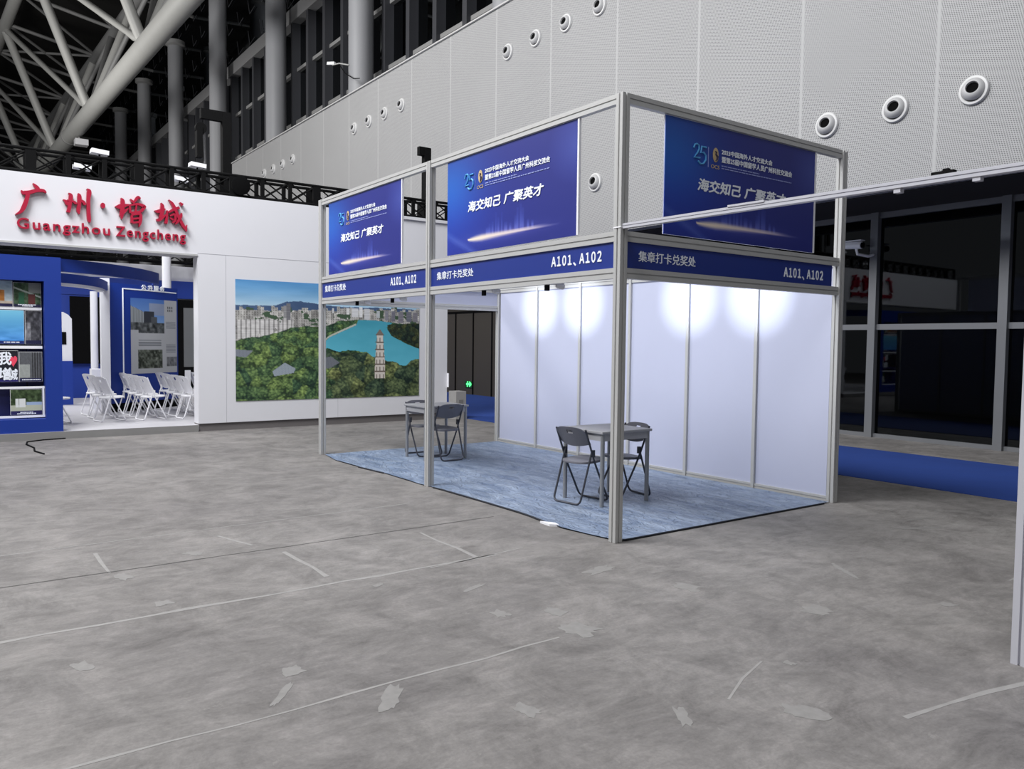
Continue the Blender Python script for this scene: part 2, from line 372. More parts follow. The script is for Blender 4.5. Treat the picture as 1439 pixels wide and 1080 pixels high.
for k in range(7):
    MB().box((9.37, 13.4+k*1.05, 0), (9.4, 13.44+k*1.05, 2.6)).build('door_joint', BLACKM, o)
MB().box((9.37, 12.1, 2.6), (9.4, 24, 2.66)).build('door_head', BLACKM, o)
# clerestory above the wall
cl = empty('window_20', (9.5, 30, 10.2)); tag(cl, 'tall dark clerestory glazing with steel mullions above the perforated wall', kind='structure')
MB().box((9.62, -4, 10.2), (9.7, 95, 24)).build('pane', glass_material('night_glass', (30, 31, 36)), cl)
MB().box((10.4, -4, 0), (10.6, 95, 25)).build('night_backing', mat('night_dark', (16, 16, 19), .9), cl)
MB().box((9.6, 35.4, 0), (9.7, 95, 10.2)).build('lower_wall', mat('far_wall_dark', (62, 62, 64), .8), cl)
LSTEEL = mat('transom_steel', (150, 150, 152), .5, .2, .05, 2)
for z0, z1, xx in ((16.35, 17.0, 9.2), (11.75, 11.9, 9.4), (14.15, 14.3, 9.45)):
    MB().box((xx, -4, z0), (9.62, 95, z1)).build('transom', LSTEEL if z0 > 16 else STEEL_D, cl)
k = 0; y = 9.55
while y < 90:
    if k % 4 != 3 or True: MB().box((9.25, y-.13, 10.3), (9.62, y+.13, 16.35)).build('mullion', FRAME_D, cl)
    y += 1.87; k += 1
lv = MB(); y = 20.0
while y < 88:
    for z in np.arange(17.2, 23.5, 1.6):
        lv.bar((9.55, y, z+.3), (9.55, y+.3, z+1.1), .02, .03); lv.bar((9.55, y, z+.3), (9.55, y-.8, z+.45), .02, .03)
    y += 1.9
tag(lv.build('louver_bracket', mat('louver_steel', (84, 85, 90), .5, .3, .1, 3), cl), kind='stuff')
tag(MB().box((-26, 95, 0), (11, 95.4, 26)).build('wall_back', mat('far_end_dark', (40, 40, 41), .9)), 'dark far end wall of the hall', kind='structure')
tag(MB().box((-26, 20, 25.0), (11, 96, 25.3)).build('ceiling_roof', ROOFD), 'dark roof deck of the hall above the steel trusses', kind='structure')

# round hall columns
names = ['cut off above, nearest along the clerestory', 'second nearest, standing behind the perforated wall', 'third from the nearest, rising just behind the wall end', 'just beyond the far end of the perforated wall', 'second beyond the far end of the perforated wall', 'third beyond the far end of the perforated wall', 'farthest and smallest, beside the big roof tube']
proto = {}
for i, (yy, zb) in enumerate(((13.55, 10.26), (22.95, 10.26), (32.0, 10.26), (41.2, 0), (50.7, 0), (60.2, 0), (69.4, 0))):
    if zb not in proto:
        c_ = proto[zb] = empty('hall_column', (8.5, yy, zb))
        MB().lathe((8.5, yy, zb), (0, 0, 1), [(.46, 0), (.46, 20.5-zb)], 28).build('shaft', COLM, c_, True)
        MB().lathe((8.5, yy, 20.5), (0, 0, 1), [(.46, 0), (.6, .1), (.6, .35)], 28).build('capital', STEEL_D, c_, True)
    else:
        c_ = copy_tree(proto[zb]); c_.location = (8.5, yy, zb)
    tag(c_, 'round grey hall column, '+names[i], 'column', 'round columns along the clerestory')

# air nozzles in the perforated wall
noz0 = None
def nozzle(y, z, label):
    global noz0
    if noz0 is None:
        noz0 = empty('air_nozzle', (7.5, y, z))
        MB().lathe((7.5, y, z), (-1, 0, 0), [(.205, 0), (.205, .03), (.195, .045), (.165, .048), (.15, .03), (.15, 0)], 28).build('ring', mat('nozzle_white', (208, 208, 208), .45), noz0, True)
        ax = (-1, -.16, .16)
        MB().lathe((7.5, y, z), ax, [(.158, .042), (.15, .075), (.125, .11), (.1, .128), (.086, .13), (.082, .12), (.08, .03)], 28).build('jet_cup', mat('nozzle_cup', (186, 186, 187), .5), noz0, True)
        MB().lathe((7.5, y, z), ax, [(.081, .05), (.081, .09)], 20).build('throat', BLACKM, noz0, True)
        n = noz0
    else:
        n = copy_tree(noz0); n.location = (7.5, y, z)
    tag(n, label, 'air vent', 'round air nozzles in the perforated wall')
posn = ['leftmost', 'second from left', 'third from left', 'rightmost']
for g, c in ((0, 10.42), (1, 19.58), (2, 28.9)):
    for k in range(4):
        nozzle(c+1.73-k*1.15, 9.02, 'round air nozzle, %s along the upper wall row, %s cluster of four' % (['farthest', 'second farthest', 'second nearest', 'nearest'][k], ['nearest', 'middle', 'most distant'][g]))
for k, yy in enumerate((3.07, 1.92, .78)): nozzle(yy, 5.26, 'round air nozzle in the lower row above the darker banner, %s' % ['closest to the banner', 'middle one of three', 'largest, farthest from it'][k])
nozzle(8.75, 5.22, 'round air nozzle seen through the booth frame between the wide banner and the corner post')

# ------------------------------------------------------------------ roof truss
A1 = Vector((4.225, 33.17, 15.751)); A0 = Vector((2.889, 60.054, 14.915)); T = A0-A1
OB = Vector((-3.0, 0, 8.0)); OC = Vector((2.5, 0, 7.0)); pa = lambda s: A1+T*s; pb = lambda s: A1+T*s+OB; pc = lambda s: A1+T*s+OC
rt = empty('roof_truss', tuple(pa(.5)), 'big white tubular steel roof truss high under the dark roof', 'roof truss')
MB().tube([pa(-1), pa(2.0)], .5, 24).build('bottom_chord', STEEL, rt, True)
MB().lathe(pa(.85), T, [(.5, 0), (.53, .02), (.53, .12), (.5, .14)], 24).build('chord_joint', STEEL_D, rt, True)
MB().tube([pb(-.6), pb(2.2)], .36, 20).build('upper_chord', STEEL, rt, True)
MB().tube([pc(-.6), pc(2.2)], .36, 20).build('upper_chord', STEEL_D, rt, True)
sn = [-.72, -.27, .16, .62, 1.04, 1.46, 1.88]
def web(p, q, r, m, taper=False, nm='web_member'):
    d = q-p
    if taper: MB().tube([p, p+d*.05, p+d*.1, p+d*.9, p+d*.95, q], [.05, r*1.25, r, r, r*1.25, .05], 12).build(nm, m, rt, True)
    else: MB().tube([p, q], r, 12).build(nm, m, rt, True)
for i, s in enumerate(sn):
    web(pa(s), pb(s), .27, STEEL); web(pa(s), pc(s), .24, STEEL)
    if i+1 < len(sn):
        web(pa(s)+Vector((-.15, 0, .3)), pb(sn[i+1]), .17, STEEL, True)
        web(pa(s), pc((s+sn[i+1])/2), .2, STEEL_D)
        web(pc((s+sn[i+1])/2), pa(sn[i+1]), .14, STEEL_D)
for k in range(13):
    s = -.5+k*.215
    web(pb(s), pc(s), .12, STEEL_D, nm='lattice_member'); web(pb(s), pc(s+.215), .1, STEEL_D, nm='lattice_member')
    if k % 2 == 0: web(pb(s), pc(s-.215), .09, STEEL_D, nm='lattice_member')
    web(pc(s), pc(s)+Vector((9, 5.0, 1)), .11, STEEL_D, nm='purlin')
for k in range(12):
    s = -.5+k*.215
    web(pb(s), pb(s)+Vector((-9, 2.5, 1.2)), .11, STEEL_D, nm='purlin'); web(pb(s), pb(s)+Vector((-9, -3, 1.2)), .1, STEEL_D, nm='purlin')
rc = empty('roof_sensor', tuple(pa(.78)), 'small white box clamped under the big roof tube above the black truss', 'sensor')
q = pa(.78); MB().box((q.x-.1, q.y-.5, q.z-1.0), (q.x+.65, q.y+.2, q.z-.62)).build('housing', WPLAS, rc); MB().box((q.x+.1, q.y-.2, q.z-.62), (q.x+.2, q.y-.1, q.z-.42)).build('bracket', ALU, rc)

# ------------------------------------------------------------------ the A101 booth
X1, Y1, Y2 = 3.08, 3.05, 6.12
booth = empty('exhibition_booth', (1.5, 3.0, 0), 'aluminium shell scheme booth with blue fascia boards and white rear panels', 'booth')
def post(x, y, h, nm='post', w=.08, parent=booth):
    e = w*.42; mb = MB(); mb.box((x+.012, y+.012, 0), (x+w-.012, y+w-.012, h-.002))
    for a in (0, w-e):
        for b in (0, w-e): mb.box((x+a, y+b, 0), (x+a+e, y+b+e, h))
    return mb.build(nm, ALU, parent, bevel=.003)
def beam(p, q, h, nm='beam', t=.05, parent=booth, m=ALU):
    """p, q: lower centre line ends; two rails with a groove between them"""
    p = Vector(p); q = Vector(q); mb = MB(); g = h*.07
    mb.bar(p+Vector((0, 0, h*.5)), q+Vector((0, 0, h*.5)), t*.7, h*.9)
    mb.bar(p+Vector((0, 0, (h/2-g)/2)), q+Vector((0, 0, (h/2-g)/2)), t, h/2-g)
    mb.bar(p+Vector((0, 0, h-(h/2-g)/2)), q+Vector((0, 0, h-(h/2-g)/2)), t, h/2-g)
    return mb.build(nm, m, parent)
HT = 3.62
for y in (0, Y1, Y2): post(0, y, HT)
post(X1, 0, HT); post(X1, Y2, 2.53)
segs = [((.04, .08, 0), (.04, Y1, 0)), ((.04, Y1+.08, 0), (.04, Y2, 0)), ((.08, .04, 0), (X1, .04, 0)), ((.08, Y2+.04, 0), (X1, Y2+.04, 0))]
for i, (p, q) in enumerate(segs):
    for z, h in ((2.153, .085), (2.45, .083))+(((3.545, .08),) if i < 3 else ()):
        beam((p[0], p[1], z), (q[0], q[1], z), h)
# fascia boards: white inside, blue graphic outside
def fascia(p, q, right, nrm, words):
    p = Vector(p); q = Vector(q); n = Vector(nrm); R = Vector(right); L = (q-p).length
    b = MB().bar(p+Vector((0, 0, 2.344)), q+Vector((0, 0, 2.344)), .012, .212).build('fascia_board', WHITE, booth)
    st = p if (q-p).dot(R) > 0 else q
    MB().bar(p+n*.009+Vector((0, 0, 2.344)), q+n*.009+Vector((0, 0, 2.344)), .006, .212).build('blue_graphic', BLUEF, b)
    for (s0, s1, z0, z1, body, bo) in words:
        text('lettering', body, st+R*s0+n*.0125+Vector((0, 0, z0)), right, (0, 0, 1), s1-s0, z1-z0, LETTER, b, .004, heavy=bo, space=.66 if '１' in body else 1)
    return b
KI = '集章打卡兑奖处'
fascia((.04, .08, 0), (.04, Y1, 0), (0, -1, 0), (-1, 0, 0), [(.13, .86, 2.305, 2.39, KI, .003), (2.140, 2.417, 2.305, 2.39, 'Ａ１０１', .03), (2.442, 2.474, 2.293, 2.321, '、', .03), (2.523, 2.800, 2.305, 2.39, 'Ａ１０２', .03)])
fascia((.04, Y1+.08, 0), (.04, Y2, 0), (0, -1, 0), (-1, 0, 0), [(.1, .80, 2.315, 2.405, KI, .003), (2.100, 2.365, 2.305, 2.395, 'Ａ１０１', .03), (2.389, 2.420, 2.293, 2.321, '、', .03), (2.465, 2.730, 2.305, 2.395, 'Ａ１０２', .03)])
fascia((.08, .04, 0), (X1-.1, .04, 0), (1, 0, 0), (0, -1, 0), [(.15, .84, 2.3, 2.388, KI, .003), (2.100, 2.369, 2.292, 2.38, 'Ａ１０１', .03), (2.394, 2.424, 2.28, 2.308, '、', .03), (2.471, 2.740, 2.292, 2.38, 'Ａ１０２', .03)])
fascia((X1, Y2+.04, 0), (.08, Y2+.04, 0), (-1, 0, 0), (0, 1, 0), [])
# rear wall of six white panels
edges = [.08]+[i*1.02 for i in range(1, 6)]+[Y2]
for i in range(6):
    a, b = edges[i], edges[i+1]
    MB().box((X1+.03, a+.02, .06), (X1+.045, b-.02, 2.45)).build('wall_panel', WHITE, booth)
    if i < 5: MB().box((X1+.0, b-.022, .0), (X1+.075, b+.022, 2.5)).build('panel_post', ALU, booth, bevel=.003)
beam((X1+.04, .08, 0), (X1+.04, Y2, 0), .06, 'floor_rail'); beam((X1+.04, .08, 2.45), (X1+.04, Y2, 2.45), .083)
MB().box((-.004, -.004, 2.553), (.084, .084, 2.562)).build('tape_band', WPLAS, booth)

# banners
def banner_paint(U, V):
    C = np.empty(U.shape+(3,)); base = np.array([24, 34, 122.]); glow = np.array([16, 94, 180.])
    g = np.exp(-(((U-.02)/.28)**2+((V-.28)/.42)**2)); g2 = np.exp(-(((U-.02)/.45)**2+((V-.75)/.5)**2))
    C[:] = base+(glow-base)*(.85*g[..., None])+np.array([-6, 6, 26])*g2[..., None]
    st = np.clip(1-np.abs((V-.78)-(U)*.95)/.06, 0, 1)*(U < .28)*.35; C += (np.array([110, 130, 210])-C)*st[..., None]
    tr = np.clip(1-np.hypot((U-1.0)/.2, (V-.22)/.35), 0, 1)*.45; C += (np.array([90, 110, 190])-C)*tr[..., None]
    # skyline and light streak
    for x, h, w in ((.36, .06, .012), (.378, .085, .009), (.40, .1, .008), (.425, .19, .006), (.448, .13, .007), (.475, .17, .005), (.505, .07, .009), (.54, .05, .007), (.575, .11, .007), (.595, .19, .008), (.615, .22, .006), (.635, .17, .008), (.67, .06, .008), (.70, .04, .008)):
        mm = (np.abs(U-x) < w)*(V > .83-h)*(V < .86); C += (np.array([92, 110, 205])-C)*(mm*.6*np.clip((V-.83+h)/h, .25, 1))[..., None]
    cy = .872-.008*np.sin((U-.2)*3); t = np.clip((U-.19)/.72, 0, 1); hw = .040*np.clip((U-.19)/.12, 0, 1)**.6*np.clip(1-t, 0, 1)**1.1+.003
    a = np.clip(1.3-np.abs(V-cy)/(hw+1e-4), 0, 1)*(U > .19)*(U < .93)*np.clip((.97-U)/.25, 0, 1)
    warm = np.array([250, 232, 205.])*(1-t[..., None]*.25)+np.array([0, 0, 50])*t[..., None]
    C += (warm-C)*a[..., None]; halo = np.exp(-((V-cy)/.06)**2)*np.exp(-((U-.45)/.28)**2)*.35; C += (np.array([150, 130, 200])-C)*(halo*(1-a))[..., None]
    return C
CY = mat('logo_light_blue', (92, 172, 228), .5); GOLD = mat('logo_gold', (196, 172, 130), .5); GOLDD = mat('logo_dark', (46, 34, 70), .5); PALE = mat('small_print_pale', (150, 160, 215), .5)
def banner(o, right, nrm, w, h, label):
    """o: lower left corner as read"""
    O = Vector(o); R = Vector(right); N = Vector(nrm); U = Vector((0, 0, 1))
    b = empty('banner', tuple(O+R*(w/2)), label, 'banner', 'blue banners in the booth frame')
    P = lambda u, v, d=0: O+R*(u*w)+U*((1-v)*h)+N*d
    painted('print', tuple(P(0, 0)), right, (0, 0, 1), w, h, 130, 70, banner_paint, b)
    MB().bar(P(0, .5, -.012), P(1, .5, -.012), .012, h).build('backing_board', WHITE, b)
    MB().bar(P(1, 0, -.006), P(1, 1, -.006), .02, .024, up=nrm).build('edge_trim', WPLAS, b)
    d = .002
    def tx(nm, body, u0, u1, v0, v1, m, bold, shear=0, heavy=0): text(nm, body, P(u0, v1, d), right, (0, 0, 1), (u1-u0)*w, (v1-v0)*h, m, b, bold, shear, .002, 1.0, heavy)
    tx('slogan_lettering', '海交知己', .193, .462, .477, .583, LETTER, .0, .16, .03); tx('slogan_lettering', '广聚英才', .489, .778, .477, .583, LETTER, .0, .16, .03)
    tx('title_lettering', '2023中国海外人才交流大会', .335, .674, .182, .23, LETTER, .0, 0, .022); tx('title_lettering', '暨第25届中国留学人员广州科技交流会', .336, .819, .247, .3, LETTER, .0, 0, .022)
    sm = MB()
    for v, u1 in ((.331, .586), (.353, .817)):
        u = .337
        while u < u1:
            l = random.uniform(.008, .03); sm.bar(P(u, v, d), P(min(u+l, u1), v, d), .003, .008*h); u += l+.005
    sm.build('small_print', PALE, b)
    tb = MB()
    two = [(.162, .225), (.168, .195), (.18, .185), (.192, .195), (.194, .225), (.185, .26), (.165, .305), (.2, .302)]
    five = [(.238, .2), (.21, .2), (.204, .255), (.222, .248), (.235, .27), (.236, .31), (.222, .345), (.205, .352), (.19, .33)]
    for poly in (two, five):
        tb.tube([P(u, v, .004) for u, v in poly], .007*w/2.1*1.1, 6)
    tb.build('anniversary_numeral', CY, b); MB().bar(P(.252, .19, d), P(.253, .365, d), .003, .006).build('logo_divider', PALE, b)
    ell = [P(.297+.0175*math.cos(t), .247+.064*math.sin(t), d) for t in np.linspace(0, 2*math.pi, 24, endpoint=False)]
    MB().prism([tuple(x) for x in ell], tuple(N*.003)).build('logo_emblem', GOLD, b)
    sw = [(.292, .215), (.300, .222), (.296, .24), (.306, .26), (.303, .285), (.295, .3)]
    MB().tube([P(u, v, .006) for u, v in sw], [.004, .009, .008, .012, .009, .003], 6).build('logo_bird', GOLDD, b)
    tx('logo_lettering', 'OCS', .270, .322, .335, .368, GOLD, .0)
    return b
banner((.03, 2.715, 2.553), (0, -1, 0), (-1, 0, 0), 2.15, .985, 'wide blue conference banner beside the front corner post, facing the aisle')
banner((.03, 5.9, 2.553), (0, -1, 0), (-1, 0, 0), 2.155, .985, 'smaller looking blue conference banner in the far bay over the second fascia')
banner((.521, .03, 2.553), (1, 0, 0), (0, -1, 0), 2.124, .985, 'darker blue conference banner crossed by the white rail')

# arm spotlights on the front beam
lamp0 = None
for y, nm in ((1.02, 'nearest the front corner post'), (2.05, 'second from the front corner post'), (4.05, 'just beyond the middle post'), (5.05, 'farthest, close to the end post')):
    if lamp0 is None:
        lamp0 = empty('arm_spotlight', (.06, y, 2.14)); s = lamp0
        MB().box((.05, y-.02, 2.1), (.08, y+.02, 2.2)).build('clamp', BLACK, s)
        MB().tube([(.075, y, 2.16), (.16, y, 2.165), (.2, y, 2.15)], .006, 6).build('arm', ALU, s)
        MB().lathe((.2, y, 2.15), (1, 0, 0), [(.012, -.03), (.026, 0), (.03, .05), (.027, .054), (.027, .042)], 16).build('lamp_head', WPLAS, s, True)
        MB().lathe((.2, y, 2.15), (1, 0, 0), [(.026, .044), (.026, .05)], 16).build('bulb', mat('lit_led', (255, 255, 255), .5, emit=25), s, True)
    else:
        s = copy_tree(lamp0); s.location = (.06, y, 2.14)
    tag(s, 'small white arm spotlight on the booth beam, '+nm, 'spotlight', 'arm spotlights inside the booth')
    light('spot_beam', 'SPOT', (.27, y, 2.15), (X1, y, 1.8), 30, .03, (.80, .87, 1.0), math.radians(88), 1.0)
    light('spot_beam', 'SPOT', (.27, y, 2.15), (X1, y, 2.2), 390, .02, (.86, .92, 1.0), math.radians(23), 1.0)

# film covered carpet in the booth
def film():
    nx, ny = 60, 110; xs = np.linspace(0, 1, nx); yy = np.linspace(0, 1, ny); V = []; 
    edge = [(.02, .06), (.64, -.03), (1.28, .05), (2.0, .05), (2.82, .04), (3.22, 0), (4.15, .01), (4.72, -.04), (5.41, -.06), (6.05, .05)]
    ex = np.interp(yy*6.0+.03, [e[0] for e in edge], [e[1] for e in edge])
    for j in range(ny):
        for i in range(nx):
            x = ex[j]+(3.06-ex[j])*xs[i]; y = .03+yy[j]*6.05
            n = fbm(np.array(x*1.3+y*1.6), np.array(y*.8-x*.5), 3, 4)
            z = .006+.012*float(n)
            V.append((x, y, z))
    F = [(j*nx+i, j*nx+i+1, (j+1)*nx+i+1, (j+1)*nx+i) for j in range(ny-1) for i in range(nx-1)]
    mb = MB(); mb.add(V, F)
    m = bpy.data.materials.new('film_over_blue_carpet'); m.use_nodes = True; nt = m.node_tree; b = nt.nodes['Principled BSDF']
    tc = nt.nodes.new('ShaderNodeTexCoord'); mp = nt.nodes.new('ShaderNodeMapping'); mp.inputs['Scale'].default_value = (3.2, 1.1, 1); mp.inputs['Rotation'].default_value = (0, 0, .6); nt.links.new(tc.outputs['Object'], mp.inputs[0])
    nz = nt.nodes.new('ShaderNodeTexNoise'); nz.inputs['Scale'].default_value = 1.6; nz.inputs['Detail'].default_value = 9; nz.inputs['Roughness'].default_value = .68; nz.inputs['Distortion'].default_value = .8; nt.links.new(mp.outputs[0], nz.inputs['Vector'])
    r = nt.nodes.new('ShaderNodeValToRGB'); e = r.color_ramp.elements; e[0].position = .3; e[0].color = (*lin((86, 106, 138)), 1); e[1].position = .68; e[1].color = (*lin((152, 166, 188)), 1); nt.links.new(nz.outputs['Fac'], r.inputs[0])
    nt.links.new(r.outputs[0], b.inputs['Base Color']); b.inputs['Roughness'].default_value = .42
    cz = nt.nodes.new('ShaderNodeTexNoise'); cz.inputs['Scale'].default_value = 2.4; cz.inputs['Detail'].default_value = 3; cz.inputs['Distortion'].default_value = 2.2; nt.links.new(mp.outputs[0], cz.inputs['Vector'])
    ab = nt.nodes.new('ShaderNodeMath'); ab.operation = 'SUBTRACT'; nt.links.new(cz.outputs['Fac'], ab.inputs[0]); ab.inputs[1].default_value = .5
    a2 = nt.nodes.new('ShaderNodeMath'); a2.operation = 'ABSOLUTE'; nt.links.new(ab.outputs[0], a2.inputs[0]); a3 = nt.nodes.new('ShaderNodeMath'); a3.operation = 'MINIMUM'; nt.links.new(a2.outputs[0], a3.inputs[0]); a3.inputs[1].default_value = .07
    a4 = nt.nodes.new('ShaderNodeMath'); a4.operation = 'MULTIPLY_ADD'; nt.links.new(a3.outputs[0], a4.inputs[0]); a4.inputs[1].default_value = -5.0; nt.links.new(nz.outputs['Fac'], a4.inputs[2])
    bp = nt.nodes.new('ShaderNodeBump'); bp.inputs['Strength'].default_value = .9; bp.inputs['Distance'].default_value = .05; nt.links.new(a4.outputs[0], bp.inputs['Height']); nt.links.new(bp.outputs[0], b.inputs['Normal'])
    o = mb.build('carpet_film', m, None, True); tag(o, 'crumpled clear film over pale blue carpet on the booth floor', 'carpet')
    EM = mat('carpet_edge_dark', (26, 30, 40), .8)
    for a, b_ in ((.8, 2.95), (4.15, 4.75)):
        P = [(np.interp(t, [q_[0] for q_ in edge], [q_[1] for q_ in edge])-.012, t, .009) for t in np.linspace(a, b_, 12)]; MB().tube(P, .010, 6).build('carpet_edge', EM, o)
    MB().tube([(x, .02, .009) for x in np.linspace(.12, 2.95, 8)], .009, 6).build('carpet_edge', EM, o)
    return o
film()
sc = MB().prism([(-.05, .93, 0), (.02, .80, 0), (.0, .72, 0), (-.06, .78, 0)], (0, 0, .02)).build('tape_scrap', WPLAS); tag(sc, 'white scrap of tape at the booth carpet edge', 'scrap')

# blue aisle carpet beside the hall wall
ac = MB().prism([(4.85, -16, 0), (7.62, -16, 0), (7.62, 8.6, 0), (9.34, 8.9, 0), (9.34, 34, 0), (4.8, 34, 0)], (0, 0, .008)).build('aisle_carpet', mat('royal_blue_carpet', (16, 54, 128), .9, 0, .1, 3, .1)); tag(ac, 'long royal blue aisle carpet in front of the glass wall', 'carpet')

# ------------------------------------------------------------------ tables and grey folding chairs
def table(x0, y0, x1, y1, label):
    t = empty('table', ((x0+x1)/2, (y0+y1)/2, .014), label, 'table', 'grey tables in the booth')
    MB().box((x0-.02, y0-.02, .735), (x1+.02, y1+.02, .762)).build('tabletop', TABLE, t, bevel=.006)
    MB().box((x0+.02, y0, .665), (x1-.02, y0+.015, .735)).box((x0+.02, y1-.015, .665), (x1-.02, y1, .735)).box((x0, y0, .665), (x0+.015, y1, .735)).box((x1-.015, y0, .665), (x1, y1, .735)).build('apron', TABLE, t)
    for x in (x0+.015, x1-.015):
        for y in (y0+.015, y1-.015): MB().lathe((x, y, .014), (0, 0, 1), [(.022, 0), (.022, .725)], 12).build('leg', mat('table_leg_grey', (150, 152, 156), .45, .4, .04, 20), t, True)
table(.85, 1.10, 1.5, 1.7, 'small grey table with chairs, behind the front corner post')
table(.9, 4.70, 1.57, 5.25, 'small grey table with chairs, at the far end of the booth')

def rounded(pts, r=.05, n=5):
    P = [Vector(p) for p in pts]; out = [P[0]]
    for i in range(1, len(P)-1):
        a = (P[i-1]-P[i]).normalized(); b = (P[i+1]-P[i]).normalized()
        for k in range(n+1):
            t = k/n; out.append(P[i]+a*r*(1-t)**2+b*r*t**2)
    return out+[P[-1]]
def arc_back(w, z0, z1, x0, x1, bow, t=.012, slot=True, n=10, mx=None):
    """curved backrest; leans from x0 at z0 to x1 at z1, bowed towards -x, with rounded upper corners"""
    mb = MB(); nz_ = 6; grid = []
    for j in range(nz_+1):
        v = j/nz_; row = []
        for i in range(n+1):
            u = i/n*2-1; zz = z0+(z1-z0)*v
            ztop = z1-(abs(u)**4)*.035; zbot = z0+.03*(abs(u)**2); zz = zbot+(ztop-zbot)*v
            row.append((x0+(x1-x0)*v-bow*(1-u*u), u*w/2, zz))
        grid.append(row)
    N = (n+1)*(nz_+1); vs = [p for r in grid for p in r]; vs2 = [(p[0]-t, p[1], p[2]) for p in vs]; id_ = lambda j, i: j*(n+1)+i
    skip = {(nz_-2, i) for i in range(n//2-1, n//2+1)} if slot else set()
    fs = []
    for j in range(nz_):
        for i in range(n):
            if (j, i) in skip: continue
            q_ = (id_(j, i), id_(j, i+1), id_(j+1, i+1), id_(j+1, i)); fs += [q_, tuple(k_+N for k_ in q_[::-1])]
    cnt = {}
    for f in fs:
        for k_ in range(4): cnt.setdefault(frozenset((f[k_], f[(k_+1) % 4])), []).append(1)
    for e in [e for e, c in cnt.items() if len(c) == 1 and max(e) < N]:
        a, b = tuple(e); fs.append((a, b, b+N, a+N))
    mb.add(vs+vs2, fs); return mb
def folding_chair(name, seat_m, tube_m, tr, label, cat, group, W_=.4, H=.79, zf=.014, bh=.2):
    c = empty(name, (0, 0, 0), label, cat, group); h = W_/2; z = zf+tr
    # long frame: back top -> front feet; short frame: under the back -> rear feet
    lf = rounded([(-.165, h, H-.02), (-.015, h, .42), (.20, h, z), (.20, -h, z), (-.015, -h, .42), (-.165, -h, H-.02)], .06)
    rf = rounded([(-.045, h-.018, .545), (-.06, h-.018, .5), (-.215, h-.018, z), (-.215, -h+.018, z), (-.06, -h+.018, .5), (-.045, -h+.018, .545)], .06)
    MB().tube(lf, tr, 8).build('front_leg_frame', tube_m, c, True); MB().tube(rf, tr, 8).build('rear_leg_frame', tube_m, c, True)
    s = MB(); P = []
    for t in np.linspace(0, 2*math.pi, 28, endpoint=False):
        ct, st = math.cos(t), math.sin(t); P.append((.035+.19*math.copysign(abs(ct)**.6, ct), (h-.015)*math.copysign(abs(st)**.6, st), .425+.01*ct))
    s.prism(P, (0, 0, .026)).build('seat', seat_m, c, bevel=.006)
    arc_back(W_-.01, H-bh, H, -.165+bh*.45, -.165, .03).build('backrest', seat_m, c)
    for sy in (-1, 1): MB().box((-.055, sy*(h-.009)-.012, .49), (-.02, sy*(h-.009)+.012, .56)).build('hinge', tube_m, c)
    return c
g0 = folding_chair('folding_chair', GREYP, GREYT, .0105, 'grey folding chair on the aisle side of the table behind the front corner post', 'chair', 'grey folding chairs in the booth')
g0.location = (.89, 1.46, 0); g0.rotation_euler = (0, 0, .12)
for loc, rz, lb in (((1.47, 1.43, 0), math.pi-.1, 'grey folding chair by the white panels, facing the table behind the corner post'),
                    ((1.235, 4.75, 0), math.pi/2+.03, 'grey folding chair on the near side of the far table, its back to the camera'),
                    ((1.2, 5.27, 0), -math.pi/2, 'grey folding chair half hidden by the middle post behind the far table')):
    c = copy_tree(g0); c.location = loc; c.rotation_euler = (0, 0, rz); c['label'] = lb

# ------------------------------------------------------------------ neighbour booth at the right edge
nb = empty('neighbour_booth_frame', (.04, -3, 0), 'white frame of the next booth with one post and a long overhead rail', 'booth')
WFR = mat('white_powder_coat', (196, 196, 204), .4, .1, .02, 8)
e = .034; mb = MB().box((.012, -3.018, 0), (.068, -2.962, 2.6))
for a in (0, .046):
    for b in (0, .046): mb.box((a, -3.03+b, 0), (a+e, -3.03+b+e, 2.6))
mb.build('post', WFR, nb)
beam((.04, -2.95, 2.52), (.04, -.0, 2.545), .04, 'rail', .05, nb, WFR)
MB().bar((.04, -1.05, 2.582), (.04, -1.35, 2.578), .06, .014).build('joint_cover', WFR, nb)
for y in (-2.25, -2.68): MB().box((.02, y-.02, 2.5), (.06, y+.02, 2.525)).build('hook', WFR, nb)
cp = empty('clip', (.04, -2.5, 2.564), 'black clip lying on the white rail over the glass front', 'clip'); MB().box((.02, -2.56, 2.564), (.06, -2.44, 2.582)).box((.025, -2.53, 2.582), (.05, -2.5, 2.594)).build('clip_body', BLACK, cp)
MB().bar((.04, -3.03, 2.54), (.04, -6, 2.53), .05, .04).build('rail', WFR, nb); MB().box((.032, -6, .06), (.046, -3.03, 2.5)).build('side_panel', WHITE, nb)

